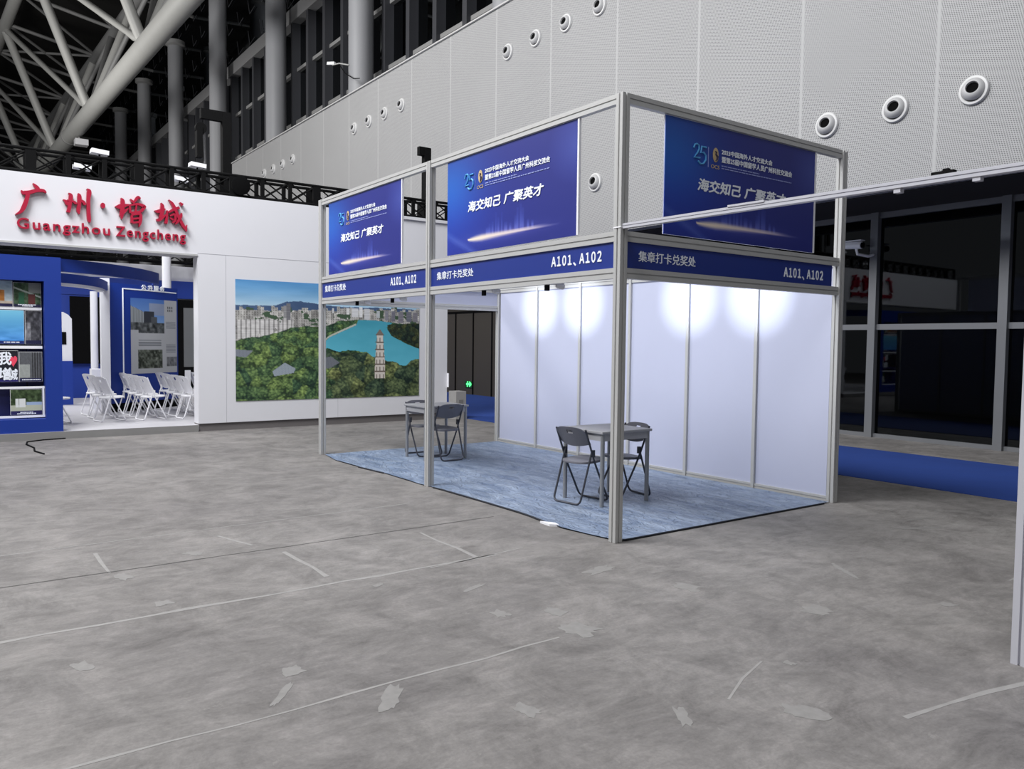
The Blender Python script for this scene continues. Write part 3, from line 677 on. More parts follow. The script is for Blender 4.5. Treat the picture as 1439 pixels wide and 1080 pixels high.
# security camera under the soffit
cc = empty('security_camera', (9.2, 3.5, 3.45), 'white bullet security camera beside the corner post on the glass front', 'camera')
MB().lathe((9.0, 3.6, 3.47), (0, -1, -.06), [(.06, 0), (.065, .01), (.065, .3), (.06, .31)], 14).build('housing', WPLAS, cc, True); MB().box((8.93, 3.27, 3.53), (9.07, 3.65, 3.545)).build('sun_shield', WPLAS, cc)
MB().lathe((9.0, 3.29, 3.45), (0, -1, -.06), [(.05, 0), (.05, .03)], 14).build('lens', BLACKM, cc, True); MB().tube([(9.0, 3.4, 3.42), (9.02, 3.38, 3.3), (9.2, 3.28, 3.27), (9.31, 3.24, 3.3)], .025, 8).build('bracket', WPLAS, cc)
c2 = empty('security_camera', (7.9, 22.6, 11.6), 'small camera on an arm beside a round column above the wall', 'camera')
MB().tube([(8.03, 22.98, 11.75), (7.8, 23.3, 11.85), (7.7, 23.7, 11.88)], .025, 8).build('arm', ALU, c2); MB().bar((7.62, 23.95, 11.98), (7.75, 23.6, 11.92), .09, .1).build('housing', WPLAS, c2); MB().tube([(7.8, 23.3, 11.8), (7.85, 22.9, 11.4), (7.95, 22.4, 11.1), (8.05, 22.1, 11.05)], .018, 6).build('cable', BLACK, c2)

# exit sign and things at the end of the white wall
ex = empty('exit_sign', (9.37, 16.78, .32), 'small green glowing exit sign low on the dark doors', 'sign')
MB().box((9.36, 16.57, .22), (9.37, 17.0, .43)).build('sign_plate', mat('exit_dark_green', (14, 60, 34), .5), ex)
mn = MB(); mn.bar((9.355, 16.9, .33), (9.355, 16.68, .33), .01, .06).bar((9.355, 16.72, .40), (9.355, 16.62, .33), .01, .05).bar((9.355, 16.72, .26), (9.355, 16.62, .33), .01, .05).bar((9.355, 16.8, .42), (9.355, 16.82, .24), .01, .06)
mn.build('pictogram', mat('exit_green', (80, 240, 130), .5, emit=1.6), ex)
ct = empty('carton', (4.62, 9.85, 0), 'pale carton standing at the end of the white wall', 'box'); MB().box((4.5, 9.7, 0), (4.75, 10.0, .6)).build('box_body', mat('pale_carton', (150, 148, 146), .8, 0, .08, 9), ct)
MB().box((4.57, 9.696, .2), (4.68, 9.70, .42)).build('printed_mark', mat('carton_print', (120, 118, 116), .8), ct)
ss = empty('notice_holder', (4.46, 9.99, .85), 'small white notice holder on the end of the white wall', 'holder'); MB().box((4.452, 9.95, .68), (4.47, 10.1, .98)).build('plate', WPLAS, ss); MB().box((4.47, 9.99, .86), (4.476, 10.05, .97)).build('slot', BLACKM, ss)

# ------------------------------------------------------------------ white stand with the red sign
st = empty('exhibition_stand', (0, 10.2, 0), 'white exhibition stand wall with red lettering over a wide doorway', 'stand')
MB().box((-8, 10.0, 3.13), (-.68, 10.5, 4.21)).build('header', WALLW, st); MB().box((-8, 9.985, 3.10), (-.68, 10.5, 3.13)).build('header_trim', ALU, st)
MB().box((-.68, 10.0, .14), (4.45, 10.3, 4.21)).build('wall_section', WALLW, st); MB().box((-.68, 10.03, 0), (4.42, 10.3, .14)).build('skirting', SKIRT, st)
MB().box((-.68, 9.997, 3.148), (4.45, 10.0, 3.155)).box((-.2, 9.997, .14), (-.195, 10.0, 3.15)).box((1.95, 9.997, .14), (1.954, 10.0, 3.15)).build('panel_joint', mat('joint_grey', (176, 176, 182), .7), st)
MB().box((3.3, 9.96, 4.15), (4.45, 10.0, 4.21)).build('top_trim', WALLW, st)
pf = empty('stage_platform', (-2, 14, 0), 'low white floor platform inside the exhibition stand with grey edge', 'platform')
MB().box((-8, 10.0, .02), (-.68, 18.4, .12)).box((-.68, 10.3, .02), (4.4, 18.4, .12)).build('deck', mat('platform_white', (176, 175, 180), .5, 0, .05, 4), pf); MB().box((-8, 9.985, 0), (-.69, 10.0, .118)).build('edge_strip', mat('platform_edge', (128, 127, 126), .7, 0, .08, 6), pf)
# brush lettering
STROKES = {'guang':[[(-3.164,4.043,0.011),(-3.132,4.009,0.043),(-3.095,3.971,0.048),(-3.09,3.95,0.032)],[(-3.323,3.917,0.009),(-3.291,3.883,0.053),(-3.208,3.899,0.053),(-3.114,3.937,0.048),(-3.029,3.947,0.043),(-2.992,3.924,0.027),(-2.987,3.914,0.005)],[(-3.226,3.896,0.053),(-3.246,3.798,0.053),(-3.285,3.676,0.059),(-3.333,3.586,0.043),(-3.407,3.534,0.008)]],'zhou':[[(-2.754,3.838,0.009),(-2.716,3.815,0.044),(-2.697,3.779,0.049),(-2.702,3.757,0.033)],[(-2.675,3.951,0.009),(-2.641,3.912,0.055),(-2.653,3.801,0.049),(-2.669,3.7,0.049),(-2.684,3.644,0.049)],[(-2.696,3.834,0.022),(-2.618,3.826,0.027),(-2.579,3.803,0.039),(-2.57,3.782,0.022)],[(-2.538,3.962,0.011),(-2.519,3.915,0.055),(-2.525,3.782,0.05),(-2.537,3.681,0.05),(-2.522,3.633,0.009)],[(-2.509,3.861,0.022),(-2.46,3.828,0.044),(-2.441,3.786,0.033)],[(-2.413,4.049,0.011),(-2.378,4.009,0.061),(-2.39,3.886,0.05),(-2.392,3.719,0.05),(-2.384,3.553,0.05),(-2.37,3.51,0.009)]],'dot':[[(-2.211,3.802,0.034),(-2.199,3.803,0.067),(-2.179,3.806,0.085),(-2.158,3.808,0.067),(-2.146,3.809,0.034)]],'zeng':[[(-1.998,3.809,0.009),(-1.935,3.816,0.068),(-1.851,3.842,0.051),(-1.788,3.866,0.017)],[(-1.907,3.961,0.009),(-1.882,3.912,0.057),(-1.889,3.793,0.063),(-1.9,3.678,0.051),(-1.901,3.61,0.009)],[(-1.927,3.664,0.023),(-1.874,3.726,0.046),(-1.799,3.802,0.017)],[(-1.766,3.96,0.009),(-1.734,3.923,0.04),(-1.729,3.907,0.017)],[(-1.606,3.984,0.014),(-1.648,4.002,0.041),(-1.692,3.94,0.034),(-1.724,3.896,0.023)],[(-1.777,3.85,0.029),(-1.768,3.726,0.034)],[(-1.777,3.856,0.029),(-1.65,3.887,0.034),(-1.564,3.862,0.052),(-1.554,3.84,0.046),(-1.608,3.765,0.04)],[(-1.763,3.732,0.029),(-1.608,3.765,0.035)],[(-1.671,3.885,0.023),(-1.688,3.751,0.023)],[(-1.748,3.694,0.029),(-1.744,3.568,0.04)],[(-1.753,3.699,0.029),(-1.619,3.724,0.04),(-1.621,3.592,0.046),(-1.638,3.509,0.009)],[(-1.738,3.632,0.029),(-1.636,3.653,0.029)],[(-1.738,3.569,0.029),(-1.632,3.591,0.029)]],'cheng':[[(-1.391,3.806,0.009),(-1.337,3.8,0.052),(-1.248,3.838,0.041),(-1.215,3.854,0.012)],[(-1.286,3.951,0.009),(-1.264,3.895,0.053),(-1.276,3.777,0.058),(-1.294,3.694,0.053)],[(-1.36,3.652,0.035),(-1.305,3.669,0.047),(-1.193,3.774,0.018)],[(-1.187,3.833,0.018),(-1.194,3.727,0.035),(-1.212,3.608,0.047)],[(-1.171,3.8,0.029),(-1.081,3.862,0.041),(-0.99,3.902,0.041)],[(-1.163,4.017,0.009),(-1.102,3.948,0.047),(-1.047,3.836,0.047),(-0.992,3.712,0.047),(-0.925,3.589,0.047),(-0.869,3.505,0.012)],[(-0.868,3.618,0.006),(-0.886,3.533,0.03),(-0.869,3.505,0.012)],[(-1.149,3.744,0.023),(-1.07,3.775,0.035),(-1.06,3.682,0.035),(-1.105,3.63,0.029)],[(-1.144,3.709,0.023),(-1.094,3.679,0.029)],[(-0.957,3.811,0.018),(-0.969,3.75,0.041),(-1.027,3.65,0.035),(-1.061,3.611,0.014)],[(-0.984,3.987,0.018),(-0.939,3.948,0.053)]]}
hdr = [o for o in st.children if o.name == 'header'][0]
def smooth_path(P, n=6):
    P = [np.array(p, float) for p in P]; out = []
    if len(P) == 2: return [P[0]+(P[1]-P[0])*t for t in np.linspace(0, 1, n)]
    Q = [2*P[0]-P[1]]+P+[2*P[-1]-P[-2]]
    for i in range(1, len(Q)-2):
        for t in np.linspace(0, 1, n, endpoint=False):
            a, b, c, d = Q[i-1:i+3]; out.append(.5*((2*b)+(c-a)*t+(2*a-5*b+4*c-d)*t*t+(3*b-a-3*c+d)*t**3))
    return out+[P[-1]]
for key, strokes in STROKES.items():
    mb = MB()
    for si, s_ in enumerate(strokes):
        P = smooth_path(s_); L_ = []; R_ = []
        for i in range(len(P)):
            d = P[min(i+1, len(P)-1)][:2]-P[max(i-1, 0)][:2]; d = d/(np.hypot(*d)+1e-9); n_ = np.array([-d[1], d[0]]); w_ = max(P[i][2], .006)/2*1.06
            L_.append(P[i][:2]+n_*w_); R_.append(P[i][:2]-n_*w_)
        yf = 9.93-.0012*si; nP = len(P); vs_ = [(q_[0], yy_, q_[1]) for yy_ in (yf, 9.998) for side_ in (L_, R_) for q_ in side_]
        a_, b_, c_, d_ = 0, nP, 2*nP, 3*nP; fs_ = []
        for i in range(nP-1): fs_ += [(a_+i, a_+i+1, b_+i+1, b_+i), (c_+i, d_+i, d_+i+1, c_+i+1), (a_+i, c_+i, c_+i+1, a_+i+1), (b_+i, b_+i+1, d_+i+1, d_+i)]
        fs_ += [(a_, b_, d_, c_), (a_+nP-1, c_+nP-1, d_+nP-1, b_+nP-1)]; mb.add(vs_, fs_)
    mb.build('brush_letter', RED, hdr)
text('sign_lettering', 'Guangzhou', (-3.385, 9.999, 3.275), (1, 0, 0), (0, 0, 1), 1.31, .222, RED, hdr, .012, 0, .05, 1.18); text('sign_lettering', 'Zengcheng', (-1.985, 9.999, 3.275), (1, 0, 0), (0, 0, 1), 1.10, .222, RED, hdr, .012, 0, .05, 1.18)

# mural
def mural(U, V):
    C = np.empty(U.shape+(3,)); n1 = fbm(U*9, V*9, 11); n2 = fbm(U*60, V*40, 21, 3); n3 = fbm(U*26, V*22, 31, 4)
    sky = np.array([84, 144, 196.])+(np.array([172, 202, 222])-np.array([84, 144, 196]))*np.clip(V/.2, 0, 1)[..., None]**1.4
    C[:] = sky+((fbm(U*5, V*22, 41)-.5)*26)[..., None]
    mu = np.array([(0, .209), (.109, .208), (.197, .202), (.242, .174), (.287, .159), (.333, .162), (.388, .171), (.459, .185), (.573, .195), (.708, .189), (1, .192)])
    m = V > np.interp(U, mu[:, 0], mu[:, 1])+(fbm(U*40, V*0, 5)-.5)*.012; C[m] = (np.array([62, 84, 118])+((n1-.5)*30)[..., None])[m]
    # city: pale blocks with window rows
    hz = np.interp(U, [0, .2, .4, .6, 1], [.235, .235, .228, .215, .205]); bx = np.floor(U*58); bh = vnoise(bx*7.3, np.floor(V*20)*3.1+bx, 61)
    cb = np.interp(U, [.003, .079, .204, .272, .333, .396, .443, .524, .623, .64, 1.0], [.5, .474, .433, .393, .375, .365, .374, .325, .301, .30, .345])
    top = hz+(vnoise(bx*5.1, bx*0+3, 62)-.6)*.05; mc = (V > top)&(V < cb+(n3-.5)*.03)
    win = ((U*230 % 3) < 1.1)&((V*150 % 3) < 1.6); city = np.array([196, 194, 190.])*(.55+.55*bh)[..., None]+((n2-.5)*70)[..., None]
    city[win] -= 44; C[mc] = city[mc]
    g = mc&(n3 > .62)&(V < .36); C[g] = (60, 82, 60)
    mt = (V > cb-.02+(n3-.5)*.05)
    # big left apartment row
    ap = inpoly(U, V, [(.0, .33), (.2, .315), (.27, .3), (.285, .32), (.285, .40), (.2, .435), (.08, .475), (0, .49)]); col = (np.array([206, 204, 203.])-(((U*44) % 1) < .35)[..., None]*60-(((V*90) % 1) < .4)[..., None]*26+((n2-.5)*40)[..., None]); C[ap&~(n3 > .7)] = col[ap&~(n3 > .7)]
    for x0, x1, y0, y1, c in ((.236, .25, .2, .31, (150, 150, 152)), (.25, .27, .18, .32, (120, 120, 126)), (.57, .585, .2, .26, (222, 222, 222)), (.6, .635, .2, .28, (215, 216, 220)), (.64, .66, .19, .28, (228, 228, 230)), (.67, .70, .2, .3, (205, 206, 210)), (.49, .50, .205, .25, (210, 210, 212)), (.74, .76, .22, .28, (190, 196, 200)), (.79, .81, .215, .3, (140, 140, 150)), (.83, .85, .215, .31, (120, 120, 132)), (.87, .9, .22, .32, (130, 128, 138)), (.92, .95, .215, .31, (116, 118, 130)), (.96, .99, .22, .31, (132, 130, 138))):
        b = (U > x0)&(U < x1)&(V > y0)&(V < y1); C[b] = (np.array(c)-(((V*140) % 1) < .4)[..., None]*30)[b]
    # trees
    def worley(sx, sy, seed):
        rs = np.random.RandomState(seed); px, py, pv = rs.rand(64, 64), rs.rand(64, 64), rs.rand(64, 64); X = U*sx; Y = V*sy; xi = np.floor(X).astype(int); yi = np.floor(Y).astype(int); best = np.full(U.shape, 9.); val = np.zeros(U.shape); up_ = np.zeros(U.shape)
        for dx in (-1, 0, 1):
            for dy in (-1, 0, 1):
                cx, cy = xi+dx, yi+dy; a, b = px[cy % 64, cx % 64], py[cy % 64, cx % 64]; d = np.hypot(cx+a-X, (cy+b-Y)); mm = d < best; best[mm] = d[mm]; val[mm] = pv[cy % 64, cx % 64][mm]; up_[mm] = (cy+b-Y)[mm]
        return best, val, up_
    def trees(mask, seed, base, hi, sc):
        d1, v1, u1 = worley(sc, sc*.62, seed); d2, v2, u2 = worley(sc*3.2, sc*2.2, seed+1); n5 = fbm(U*120, V*80, seed+2, 2)
        t = np.clip(.75-d1*.75+u1*.35, 0, 1)*.55+np.clip(.8-d2*.9+u2*.3, 0, 1)*.45+(n5-.5)*.6; t = np.clip(t*1.15-.12, 0, 1)
        c = np.array(base)+(np.array(hi)-np.array(base))*t[..., None]; c = c*(.8+.4*v1[..., None])+((v1-.5)[..., None]*np.array([26, 8, -10])); C[mask] = np.clip(c, 6, 255)[mask]
    trees(V > cb+(n3-.5)*.03, 71, (24, 46, 26), (132, 166, 104), 34)
    riv = [(.439, .516), (.475, .464), (.54, .416), (.628, .347), (.636, .3), (.726, .303), (.831, .321), (.8, .367), (.831, .441), (.913, .508), (1.01, .563), (1.01, .717), (.886, .716), (.796, .674), (.7, .62), (.624, .586), (.532, .6), (.443, .568)]
    Ud = U+(n3-.5)*.016; Vd = V+(n1-.5)*.012; r = inpoly(Ud, Vd, riv); wc = np.array([66, 150, 172.])+((V-.3)*np.where(U > 0, 1, 1))[..., None]*np.array([60, 70, 70])+((n1-.5)*18)[..., None]; C[r] = wc[r]
    tb = inpoly(Ud, Vd, [(.80, .34), (1.01, .315), (1.01, .56), (.913, .505), (.831, .438)]); trees(tb, 91, (16, 26, 18), (78, 92, 60), 40)
    bank = np.abs(V-np.interp(U, [.439, .475, .54, .628], [.505, .455, .405, .34])) < .008; bank &= (U > .44)&(U < .625); C[bank] = (178, 182, 170)
    lowt = V > np.interp(U, [0, .44, .532, .624, .7, .8, .9, 1], [.5, .56, .59, .58, .61, .68, .71, .66])+(fbm(U*22, V*3, 15)-.5)*.06; trees(lowt, 121, (20, 42, 24), (150, 180, 108), 18)
    trees(lowt&(U > .46+(n3-.5)*.2)&(V > .6), 141, (26, 40, 26), (150, 164, 108), 15)
    for poly, c in (([(0, .573), (.083, .584), (.05, .64), (0, .63)], (126, 132, 142)), ([(.241, .684), (.296, .735), (.286, .773), (.188, .799), (.177, .758)], (150, 160, 170)), ([(.435, .646), (.483, .631), (.532, .686), (.475, .738), (.439, .731)], (112, 116, 124))):
        q_ = inpoly(U, V, poly); C[q_] = (np.array(c)-(((U*120+V*60) % 1) < .3)[..., None]*26)[q_]
    pg = inpoly(U, V, [(.744, .43), (.778, .43), (.792, .70), (.792, .831), (.731, .831), (.733, .70)]); ev = ((V-.43)/.0665) % 1; C[pg] = (np.array([206, 198, 190.])-((ev < .16)[..., None]*110)-((np.abs(((U-.731)*48) % 1-.5) < .16)&(ev > .45))[..., None]*70)[pg]
    ea = (np.abs(U-.761) < np.interp(V, [.42, .83], [.024, .036]))&(ev < .14)&(V > .42)&(V < .82); C[ea] = (104, 92, 84); sp = (np.abs(U-.761) < .004+.02*(np.clip((V-.389)/.045, 0, 1)))&(V > .385)&(V < .43); C[sp] = (120, 108, 100)
    return C
tag(painted('mural', (-.03, 9.99, 2.735), (1, 0, 0), (0, 0, 1), 3.79, 2.215, 420, 246, mural, None, .006), 'large printed mural of a river city with a pagoda on the white wall', 'poster')

# blue display wall with hanging pictures
dw = empty('display_wall', (-4.4, 10.2, .12), 'royal blue display wall with a recessed picture window beside the doorway', 'display wall')
MB().box((-3.03, 10.02, .12), (-2.79, 10.4, 2.92)).box((-8, 10.02, 2.53), (-3.03, 10.4, 2.92)).box((-8, 10.02, .12), (-3.03, 10.4, .335)).build('frame', BLUEW, dw); MB().box((-8, 10.36, .335), (-3.03, 10.4, 2.53)).build('recess_back', NAVY, dw)
for x in (-3.27,): MB().tube([(x, 10.22, .335), (x, 10.22, 2.53)], .006, 6).build('hanging_wire', BLACK, dw)
def pic(name, x0, x1, z0, z1, fn, label, y=10.2, extra=None):
    p = empty(name, ((x0+x1)/2, y, z0), label, 'picture', 'pictures hanging in the blue display window')
    painted('print', (x0, y-.008, z1), (1, 0, 0), (0, 0, 1), x1-x0, z1-z0, 70, 50, fn, p, .004); MB().box((x0-.004, y-.004, z0-.004), (x1+.004, y+.012, z1+.004)).build('board', WPLAS, p)
    if extra: extra(p, x0, x1, z0, z1, y-.0085)
    return p
def lines(p, x0, x1, z0, z1, y, rows=((.2, .75, .05),)):
    mb = MB()
    for a, b, v in rows:
        u = a
        while u < b: l = random.uniform(.015, .05); mb.box((x0+(x1-x0)*u, y-.001, z0+(z1-z0)*v-.008), (x0+(x1-x0)*(u+l), y, z0+(z1-z0)*v+.008)); u += l+.012
    mb.build('caption_print', LETTER, p)
def pA(U, V):
    C = np.zeros(U.shape+(3,)); C[:] = np.array([150, 176, 196])+(V[..., None]*np.array([40, 20, 0])); b = (V > .35-.0*U)&(np.abs(U-.72) < .16)&(V < .85); C[b] = (176, 112, 48); b = (V > .45)&(U < .6)&(V > .7-U*.4); C[b] = (150, 110, 104); C[V > .78] = (190, 176, 160); C[V > .88] = (30, 28, 70); return C+((fbm(U*14, V*14, 3)-.5)*40)[..., None]
def pB(U, V):
    C = np.zeros(U.shape+(3,)); C[:] = np.array([54, 78, 52])+((fbm(U*9, V*9, 5)-.5)*120)[..., None]; b = (V < .42)&(U > .55); C[b] = (136, 140, 136); b = np.abs(V-(.2+U*.38)) < .035; C[b] = (168, 178, 168); C[(np.abs(U-.66) < .13)&(V > .45)&(V < .9)] = (92, 44, 42); C[(np.abs(U-.28) < .1)&(V > .4)] = (38, 92, 64); C[V > .88] = (24, 26, 60); return C
def pC(U, V):
    C = np.zeros(U.shape+(3,)); C[:] = np.array([120, 196, 226])+(V[..., None]*np.array([-90, -96, -50])); c = fbm(U*7, V*12, 8)*np.clip(V*2-.7, 0, 1); C += (c*70)[..., None]; C[V > .9] = (18, 40, 110); return C
def pD(U, V):
    C = np.zeros(U.shape+(3,)); C[:] = np.array([60, 60, 66])+((fbm(U*5, V*8, 9)-.5)*130)[..., None]; C[(U < .32)&(V > .35)] += 50; C[V > .88] = (22, 24, 60); return C
def pE(U, V): C = np.zeros(U.shape+(3,)); C[:] = (14, 14, 30); C += ((fbm(U*9, V*9, 4)-.5)*20)[..., None]; C[V > .92] = (30, 24, 100); return C
def pF(U, V):
    C = np.zeros(U.shape+(3,)); C[:] = (86, 88, 92); C[(U < .45)&(V > .42)&(V < .86)] = (150, 154, 150); C[(U > .55)&(((U*9) % 1) < .4)] = (38, 38, 40); C[V > .88] = (24, 26, 70); return C+((fbm(U*20, V*20, 2)-.5)*26)[..., None]
def pG(U, V):
    C = np.zeros(U.shape+(3,)); C[:] = np.array([48, 66, 34])+((fbm(U*10, V*10, 6)-.5)*120)[..., None]; C[V > .62] = (176, 180, 160); C[(V > .5)&(V < .62)&(U > .5)] = (150, 170, 200)
    for x in (.2, .32, .42): C[(np.abs(U-x) < .05)&(V > .36)&(V < .7)] = (214, 216, 214)
    C[V > .84] = (30, 26, 80); return C
pic('hanging_picture', -4.3, -3.45, 2.12, 2.52, pA, 'hanging picture of an orange tower under a blue sky, top row', extra=lambda *a: lines(*a))
pic('hanging_picture', -3.43, -3.06, 2.12, 2.50, pB, 'hanging picture of a green platform scene, top row, beside the tower picture', extra=lambda *a: lines(*a, rows=((.15, .8, .09), (.3, .7, .04))))
pic('hanging_picture', -4.4, -3.30, 1.53, 2.06, pC, 'hanging picture of blue sky over a sea of clouds, second row', extra=lambda *a: lines(*a, rows=((.75, .95, .05),)))
pic('hanging_picture', -3.28, -3.06, 1.53, 2.06, pD, 'narrow dark grey hanging picture, second row, beside the cloud picture')
def loveit(p, x0, x1, z0, z1, y):
    text('night_lettering', '我', (-3.66, y, 1.2), (1, 0, 0), (0, 0, 1), .18, .2, LETTER, p, .0, .05, .003, 1.0, .03); text('night_lettering', '增', (-3.66, y, .96), (1, 0, 0), (0, 0, 1), .18, .19, LETTER, p, .0, .05, .003, 1.0, .03); text('night_lettering', '城', (-3.55+.04, y, .96), (1, 0, 0), (0, 0, 1), .11, .17, LETTER, p, .0, .05, .003, 1.0, .03)
    H = [(-3.455+.055*(math.sin(t)**3), y, 1.265+.0062*(13*math.cos(t)-5*math.cos(2*t)-2*math.cos(3*t)-math.cos(4*t))) for t in np.linspace(0, 2*math.pi, 28, endpoint=False)]
    MB().prism(H, (0, -.003, 0)).build('heart', mat('heart_pink', (232, 70, 96), .5), p)
pic('hanging_picture', -4.3, -3.39, .93, 1.42, pE, 'dark hanging picture with white characters and a pink heart, third row', extra=loveit)
pic('hanging_picture', -3.37, -3.06, .93, 1.40, pF, 'grey hanging picture of paper sheets beside the heart picture, third row', extra=lambda *a: lines(*a, rows=((.1, .9, .06),)))
pic('hanging_picture', -3.5, -3.07, .40, .80, pG, 'white framed hanging picture of people in a park, bottom row', extra=lambda *a: lines(*a, rows=((.3, .7, .09), (.2, .8, .04))))
for x0, x1, z0, z1 in ((-4.3, -3.03, .35, .385), (-4.3, -3.03, .815, .85), (-3.06, -3.035, .385, .815)): MB().box((x0, 10.19, z0), (x1, 10.22, z1)).build('picture_surround', WPLAS, dw)
for z in (1.455, 2.075): MB().box((-4.3, 10.2, z), (-3.05, 10.22, z+.045)).build('picture_rail', WPLAS, dw)

# curved blue bands and the curved partition inside
def ribbon(path, z0, z1, t, n=40):
    P = np.array(smooth_path([(x, y, 0) for x, y in path], 8))[:, :2]; mb = MB(); d = np.gradient(P, axis=0); d /= np.linalg.norm(d, axis=1)[:, None]; N = np.stack([-d[:, 1], d[:, 0]], 1); Q = P+N*t
    for i in range(len(P)-1): mb.prism([(P[i][0], P[i][1], z0), (P[i+1][0], P[i+1][1], z0), (Q[i+1][0], Q[i+1][1], z0), (Q[i][0], Q[i][1], z0)], (0, 0, z1-z0))
    return mb
b1 = empty('curved_canopy', (-1.8, 11, 2.7), 'curved blue overhead band sweeping back from the display wall', 'canopy')
ribbon([(-2.79, 10.12), (-2.35, 10.32), (-1.9, 10.62), (-1.4, 11.15), (-1.05, 11.7), (-.87, 12.1), (-.8, 12.6)], 2.71, 2.915, .1).build('blue_band', BLUEW, b1)
ribbon([(-2.7, 11.3), (-2.3, 11.6), (-1.9, 12.2), (-1.62, 13.1)], 2.60, 2.77, .1).build('blue_band', BLUEW, b1); ribbon([(-2.7, 11.28), (-2.3, 11.58), (-1.92, 12.18), (-1.7, 12.9)], 2.55, 2.6, .12).build('white_trim', WALLW, b1)
cw = empty('curved_partition', (-.8, 13.9, .12), 'curved blue partition with printed poster and white outline inside the stand', 'partition')
cpath = [(-1.56, 13.35), (-1.3, 13.5), (-.9, 13.76), (-.45, 14.08), (.03, 14.5)]
ribbon(cpath, .12, 2.78, .12).build('blue_wall', BLUEW, cw); ribbon([(x, y-.004) for x, y in cpath], .12, .3, .11).build('base', BLACKM, cw)
CP = np.array(smooth_path([(x, y, 0) for x, y in cpath], 8))[:, :2]; cl_ = np.r_[0, np.cumsum(np.linalg.norm(np.diff(CP, axis=0), axis=1))]; cl_ /= cl_[-1]
def cpos(s, z, d=.012): x = np.interp(s, cl_, CP[:, 0]); y = np.interp(s, cl_, CP[:, 1]); return x+.0*s-d*.6, y-d*.8
def post_paint(U, V):
    C = np.zeros(U.shape+(3,)); C[:] = (178, 180, 184); n = fbm(U*18, V*22, 5)
    a = (U < .69)&(V < .46); sky = np.array([70, 110, 180])+(V[..., None]*np.array([160, 150, 90])); C[a] = sky[a]
    C[a&(U > .36)&(V < .22)&(V > .06)] = (138, 150, 176)
    b = a&(U < .3)&(V > .1+U*.3)&(V < .36); C[b] = (np.array([170, 176, 180])-(((U*40) % 1) < .5)[..., None]*90)[b]; b = a&(U > .26)&(U < .46)&(V > .17)&(V < .33); C[b] = (46, 50, 58); b = a&(U > .4)&(U < .52)&(V > .24)&(V < .33); C[b] = (80, 84, 90)
    b = a&(V > .32); C[b] = (np.array([70, 74, 76])+((n-.5)*170)[..., None])[b]; C[(U < .14)&(V > .42)] = (178, 180, 184)
    b = (U > .13)&(U < .64)&(V > .68)&(V < .93); C[b] = (np.array([72, 78, 68])+((fbm(U*30, V*40, 8)-.5)*190)[..., None])[b]
    for v in (.555, .59, .62): C[(np.abs(V-v) < .008)&(U > .14)&(U < .62)] = (112, 116, 122)
    for v in (.1, .14): C[(np.abs(V-v) < .014)&(U > .76)&(U < .9)&(((U*60) % 1) < .6)] = (50, 52, 56)
    for v in np.r_[.3:.4:.02, .44:.5:.02, .62:.74:.02]: C[(np.abs(V-v) < .004)&(U > .73)&(U < .97)] = (120, 124, 132)
    b = (U > .74)&(V > .78)&(V < .91); C[b] = (np.array([110, 112, 116])+((fbm(U*40, V*30, 12)-.5)*120)[..., None])[b]
    return C
S0, S1 = .27, .985
def ppos(U, V): x, y = cpos(S0+(S1-S0)*U, V); return np.stack([x, y, 2.5-V*1.6], -1)
painted('poster_print', (0, 0, 0), (1, 0, 0), (0, 0, 1), 1, 1, 80, 100, post_paint, cw, .004, pos=ppos)
fr = MB()
zt = 2.68
for s in np.linspace(.17, .98, 20)[:-1]:
    d = (.98-.17)/19; x, y = cpos(s, 0, .01); x2, y2 = cpos(s+d, 0, .01); fr.bar((x, y, zt), (x2, y2, zt), .012, .025)
x, y = cpos(.17, 0, .01); fr.bar((x, y, .4), (x, y, zt), .025, .012, up=(0, 1, 0)); fr.build('white_outline', LETTER, cw)
for k, ch in enumerate('公共服务'):
    x, y = cpos(.42+k*.09, 0, .01); text('lettering', ch, (x, y, 2.69), (.82, .57, 0), (0, 0, 1), .13, .1, LETTER, cw, .0, 0, .01, 1.0, .03)
pi = MB().box((-1.74, 13.15, .12), (-1.58, 13.32, 2.85)).build('pilaster', WALLW); tag(pi, 'white square pilaster at the near end of the curved partition', 'pillar')
po = MB().lathe((-1.6, 15.0, .12), (0, 0, 1), [(.075, 0), (.075, 2.55)], 16).build('pole', WALLW, None, True); tag(po, 'slim round white pole behind the white pilaster', 'pole')
po = MB().lathe((-.02, 15.3, .12), (0, 0, 1), [(.1, 0), (.1, 3.9)], 16).build('pole', WALLW, None, True); tag(po, 'thicker round white pole rising behind the curved partition', 'pole')
bw = empty('stand_rear_wall', (-1, 18.3, .12), 'rear wall of the stand in white with a blue band', 'wall'); MB().box((-8, 18.3, .12), (4.3, 18.4, 3.62)).build('white_wall', WALLW, bw); MB().box((-8, 18.24, 2.75), (4.3, 18.3, 3.22)).build('blue_band', BLUEW, bw)
MB().box((-2.4, 18.26, .12), (-1.0, 18.3, 2.75)).build('blue_panel', BLUEW, bw)
tag(MB().box((-1.68, 18.14, 1.0), (-1.0, 18.24, 2.7)).build('display_screen', BLACKM), 'black switched-off display screen behind the slim white pole', 'screen')
bs = empty('display_screen', (1.1, 18.2, .3), 'tall black panel with a grey strip beyond the curved partition', 'screen'); MB().box((.55, 18.14, .3), (2.4, 18.24, 2.72)).build('panel', BLACKM, bs); MB().box((1.03, 18.12, .9), (1.6, 18.14, 2.5)).build('grey_strip', mat('grey_strip', (96, 98, 100), .6), bs)
wd = empty('info_panel', (-2.1, 16, .12), 'white information panel with rounded top and blue base beside the display wall', 'panel')
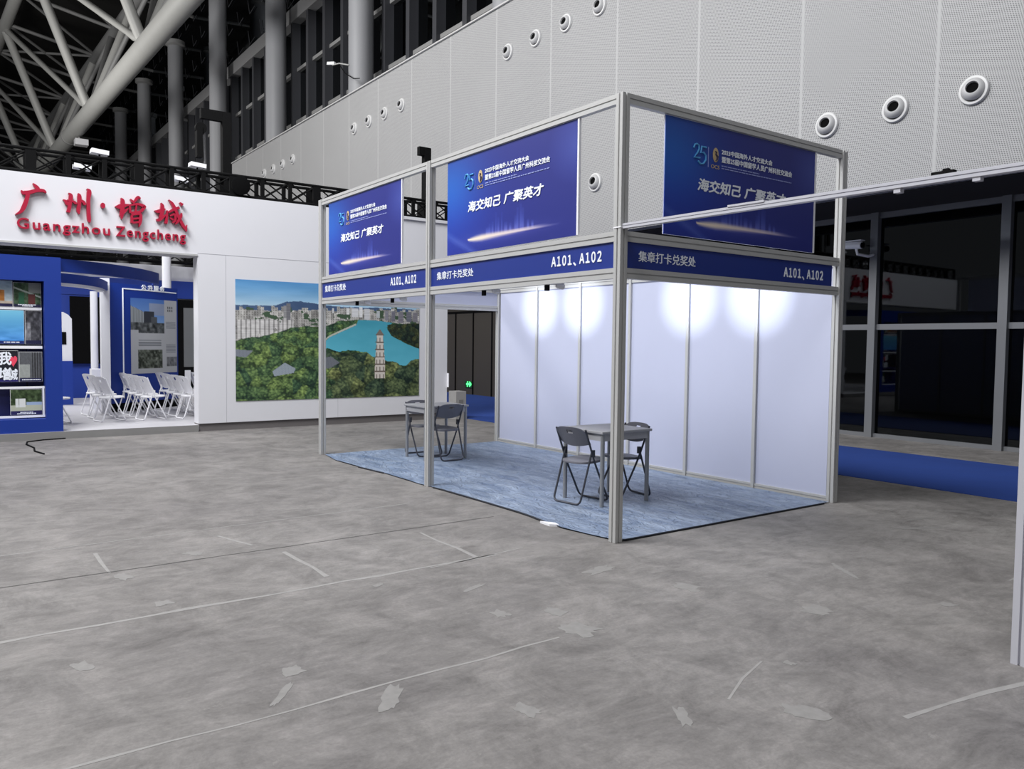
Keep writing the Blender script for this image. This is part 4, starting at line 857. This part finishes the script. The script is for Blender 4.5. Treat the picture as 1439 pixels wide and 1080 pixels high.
MB().prism([(-2.5, 16, 1.12), (-1.91, 16, 1.12), (-1.91, 16, 2.08), (-1.98, 16, 2.17), (-2.08, 16, 2.23), (-2.5, 16, 2.25)], (0, .08, 0)).build('white_panel', WALLW, wd); MB().box((-2.5, 15.95, .12), (-1.91, 16.1, 1.12)).build('blue_base', BLUEW, wd); MB().box((-2.14, 15.98, 1.5), (-2.03, 16.0, 1.78)).build('device', BLACKM, wd)
wc = empty('counter', (-1.45, 14.6, .12), 'small white counter with a dark screen behind the white chairs', 'counter'); MB().box((-1.74, 14.4, .12), (-1.3, 14.75, .98)).build('counter_body', WALLW, wc); MB().box((-1.42, 14.39, .62), (-1.33, 14.4, .86)).build('counter_screen', BLACKM, wc)
sg = empty('stand_sign', (-.1, 13.2, .12), 'narrow white upright board between the white chairs near the wall edge', 'sign'); MB().box((-.13, 13.2, .12), (-.02, 13.24, .98)).build('board', WPLAS, sg); MB().box((-.2, 13.12, .12), (.05, 13.32, .135)).build('foot', WPLAS, sg)

# white folding chairs in rows
wch = None; ordn = ['nearest', 'second', 'third', 'rearmost']
rows = [(-2.75, 'row half hidden behind the blue display wall', (11.5, 13.2)), (-1.87, 'row in front of the white pilaster', (11.5, 12.25, 13.0)), (-1.17, 'middle row in front of the curved partition', (11.45, 12.05, 12.65, 13.25)), (-.47, 'row below the end of the curved poster', (11.4, 12.0, 12.6, 13.2)), (.2, 'row half hidden by the white wall edge', (12.4, 13.2))]
for x, nm, yy in rows:
    for k, y in enumerate(yy):
        if wch is None:
            wch = folding_chair('white_folding_chair', WPLAS, WPLAS, .012, '', 'chair', 'white folding chairs inside the stand', .42, .82, 0.0, .33); c = wch
        else: c = copy_tree(wch)
        c.location = (x, y, .121); c.rotation_euler = (0, 0, random.uniform(-.08, .08)+.22)
        tag(c, 'white folding chair, %s in the %s' % (ordn[k] if k < len(yy)-1 or k == 0 else 'farthest', nm), 'chair', 'white folding chairs inside the stand')

# ------------------------------------------------------------------ lighting trusses and masts
def truss(x0, x1, y0, y1, z0, z1, label, mod=.52, r=.022):
    t = empty('lighting_truss', ((x0+x1)/2, y0, z0), label, 'truss')
    for y in (y0, y1):
        for z in (z0, z1): MB().tube([(x0, y, z), (x1, y, z)], r*1.25, 8).build('chord', BLACK, t, True)
    n = int((x1-x0)/mod)
    for i in range(n+1):
        x = x0+i*(x1-x0)/n; w = .035 if i % 3 else .075
        mb = MB()
        for y in (y0, y1): mb.box((x-w, y-.02, z0), (x+w, y+.02, z1))
        mb.box((x-.02, y0, z0-.015), (x+.02, y1, z0+.015)).box((x-.02, y0, z1-.015), (x+.02, y1, z1+.015)); mb.build('frame_post', BLACK, t)
        if i < n:
            xb = x+(x1-x0)/n
            for y in (y0, y1): MB().tube([(x, y, z0), (xb, y, z1)], r*.6, 6).tube([(x, y, z1), (xb, y, z0)], r*.6, 6).build('cross_brace', BLACK, t)
    return t
truss(-7.9, 4.7, 10.08, 10.42, 4.245, 4.60, 'black box truss running along the top of the white stand wall')
truss(-6.5, 4.2, 17.4, 17.75, 3.66, 3.98, 'black box truss at the back of the stand seen under the header')
def mast(x, label, arm, full):
    m = empty('lifting_mast', (x, 10.62, .12), label, 'mast'); MB().box((x-.075, 10.55, .12), (x+.075, 10.7, 5.82)).build('mast_post', BLACK, m); MB().box((x-arm, 10.57, 5.66), (x+.08, 10.68, 5.84)).build('head_arm', BLACK, m)
    MB().box((x-.16, 10.44, 4.2), (x+.16, 10.74, 4.66)).build('sleeve_block', BLACK, m)
    if full:
        MB().lathe((x-arm, 10.62, 5.48), (0, 1, 0), [(.1, -.05), (.1, .05)], 16).build('pulley', BLACK, m, True); MB().tube([(x-arm+.05, 10.62, 5.45), (x-arm+.08, 10.62, 4.62)], .03, 8).build('chain', mat('chain_grey', (92, 92, 94), .5, .5), m); MB().box((x-arm-.08, 10.55, 4.95), (x-arm+.02, 10.7, 5.5)).build('hoist_side', BLACK, m)
    return m
m1 = mast(.0, 'black lifting mast with chain hoist behind the white header', .45, True)
MB().lathe((.08, 10.03, 4.42), (0, -1, 0), [(.16, 0), (.17, .02), (.17, .05), (.14, .06)], 24).build('cable_drum', BLACKM, m1, True)
m2 = mast(4.27, 'black lifting mast at the booth side end of the white stand wall', .2, False)
flo = None
for x, y, z, lb in ((-2.18, 10.2, 4.62, 'white floodlight on top of the black truss above the red dot of the sign'), (-.62, 10.2, 4.62, 'white floodlight on top of the black truss next to the mast'), (-2.4, 10.5, 4.4, 'white floodlight hung behind the black truss above the red sign'), (-.85, 10.5, 4.4, 'white floodlight hung behind the black truss, near the mast')):
    if flo is None:
        flo = empty('floodlight', (x, y, z)); MB().bar((x-.13, y, z+.1), (x+.13, y, z+.08), .2, .07).build('housing', WPLAS, flo); MB().bar((x-.11, y-.0, z+.135), (x+.11, y, z+.115), .16, .006).build('lens', mat('floodlight_lens', (240, 240, 240), .3), flo); MB().tube([(x, y, z), (x, y, z+.07)], .015, 6).build('bracket', BLACK, flo); f_ = flo
    else: f_ = copy_tree(flo); f_.location = (x, y, z)
    tag(f_, lb, 'floodlight', 'white floodlights on the truss')
light('stand_lamp', 'AREA', (-2.0, 12.6, 4.3), (-1.2, 13.2, 0), 36, 1.6, (.97, .98, 1.0))
light('facade_fill', 'SPOT', (-.5, 4.0, 9.5), (.6, 10.0, 2.2), 700, .6, (.98, .98, 1.0), math.radians(75), .8)  # added spot with no fixture, brightens the white stand wall
cb = MB().tube([(-2.77, 9.97, .008), (-3.1, 9.9, .008), (-3.32, 9.75, .008), (-3.36, 9.4, .008), (-3.3, 8.9, .008), (-3.33, 8.5, .008), (-3.25, 8.1, .008)], .012, 6).build('cable', BLACK); tag(cb, 'thin black cable lying on the floor below the blue display wall', 'cable')
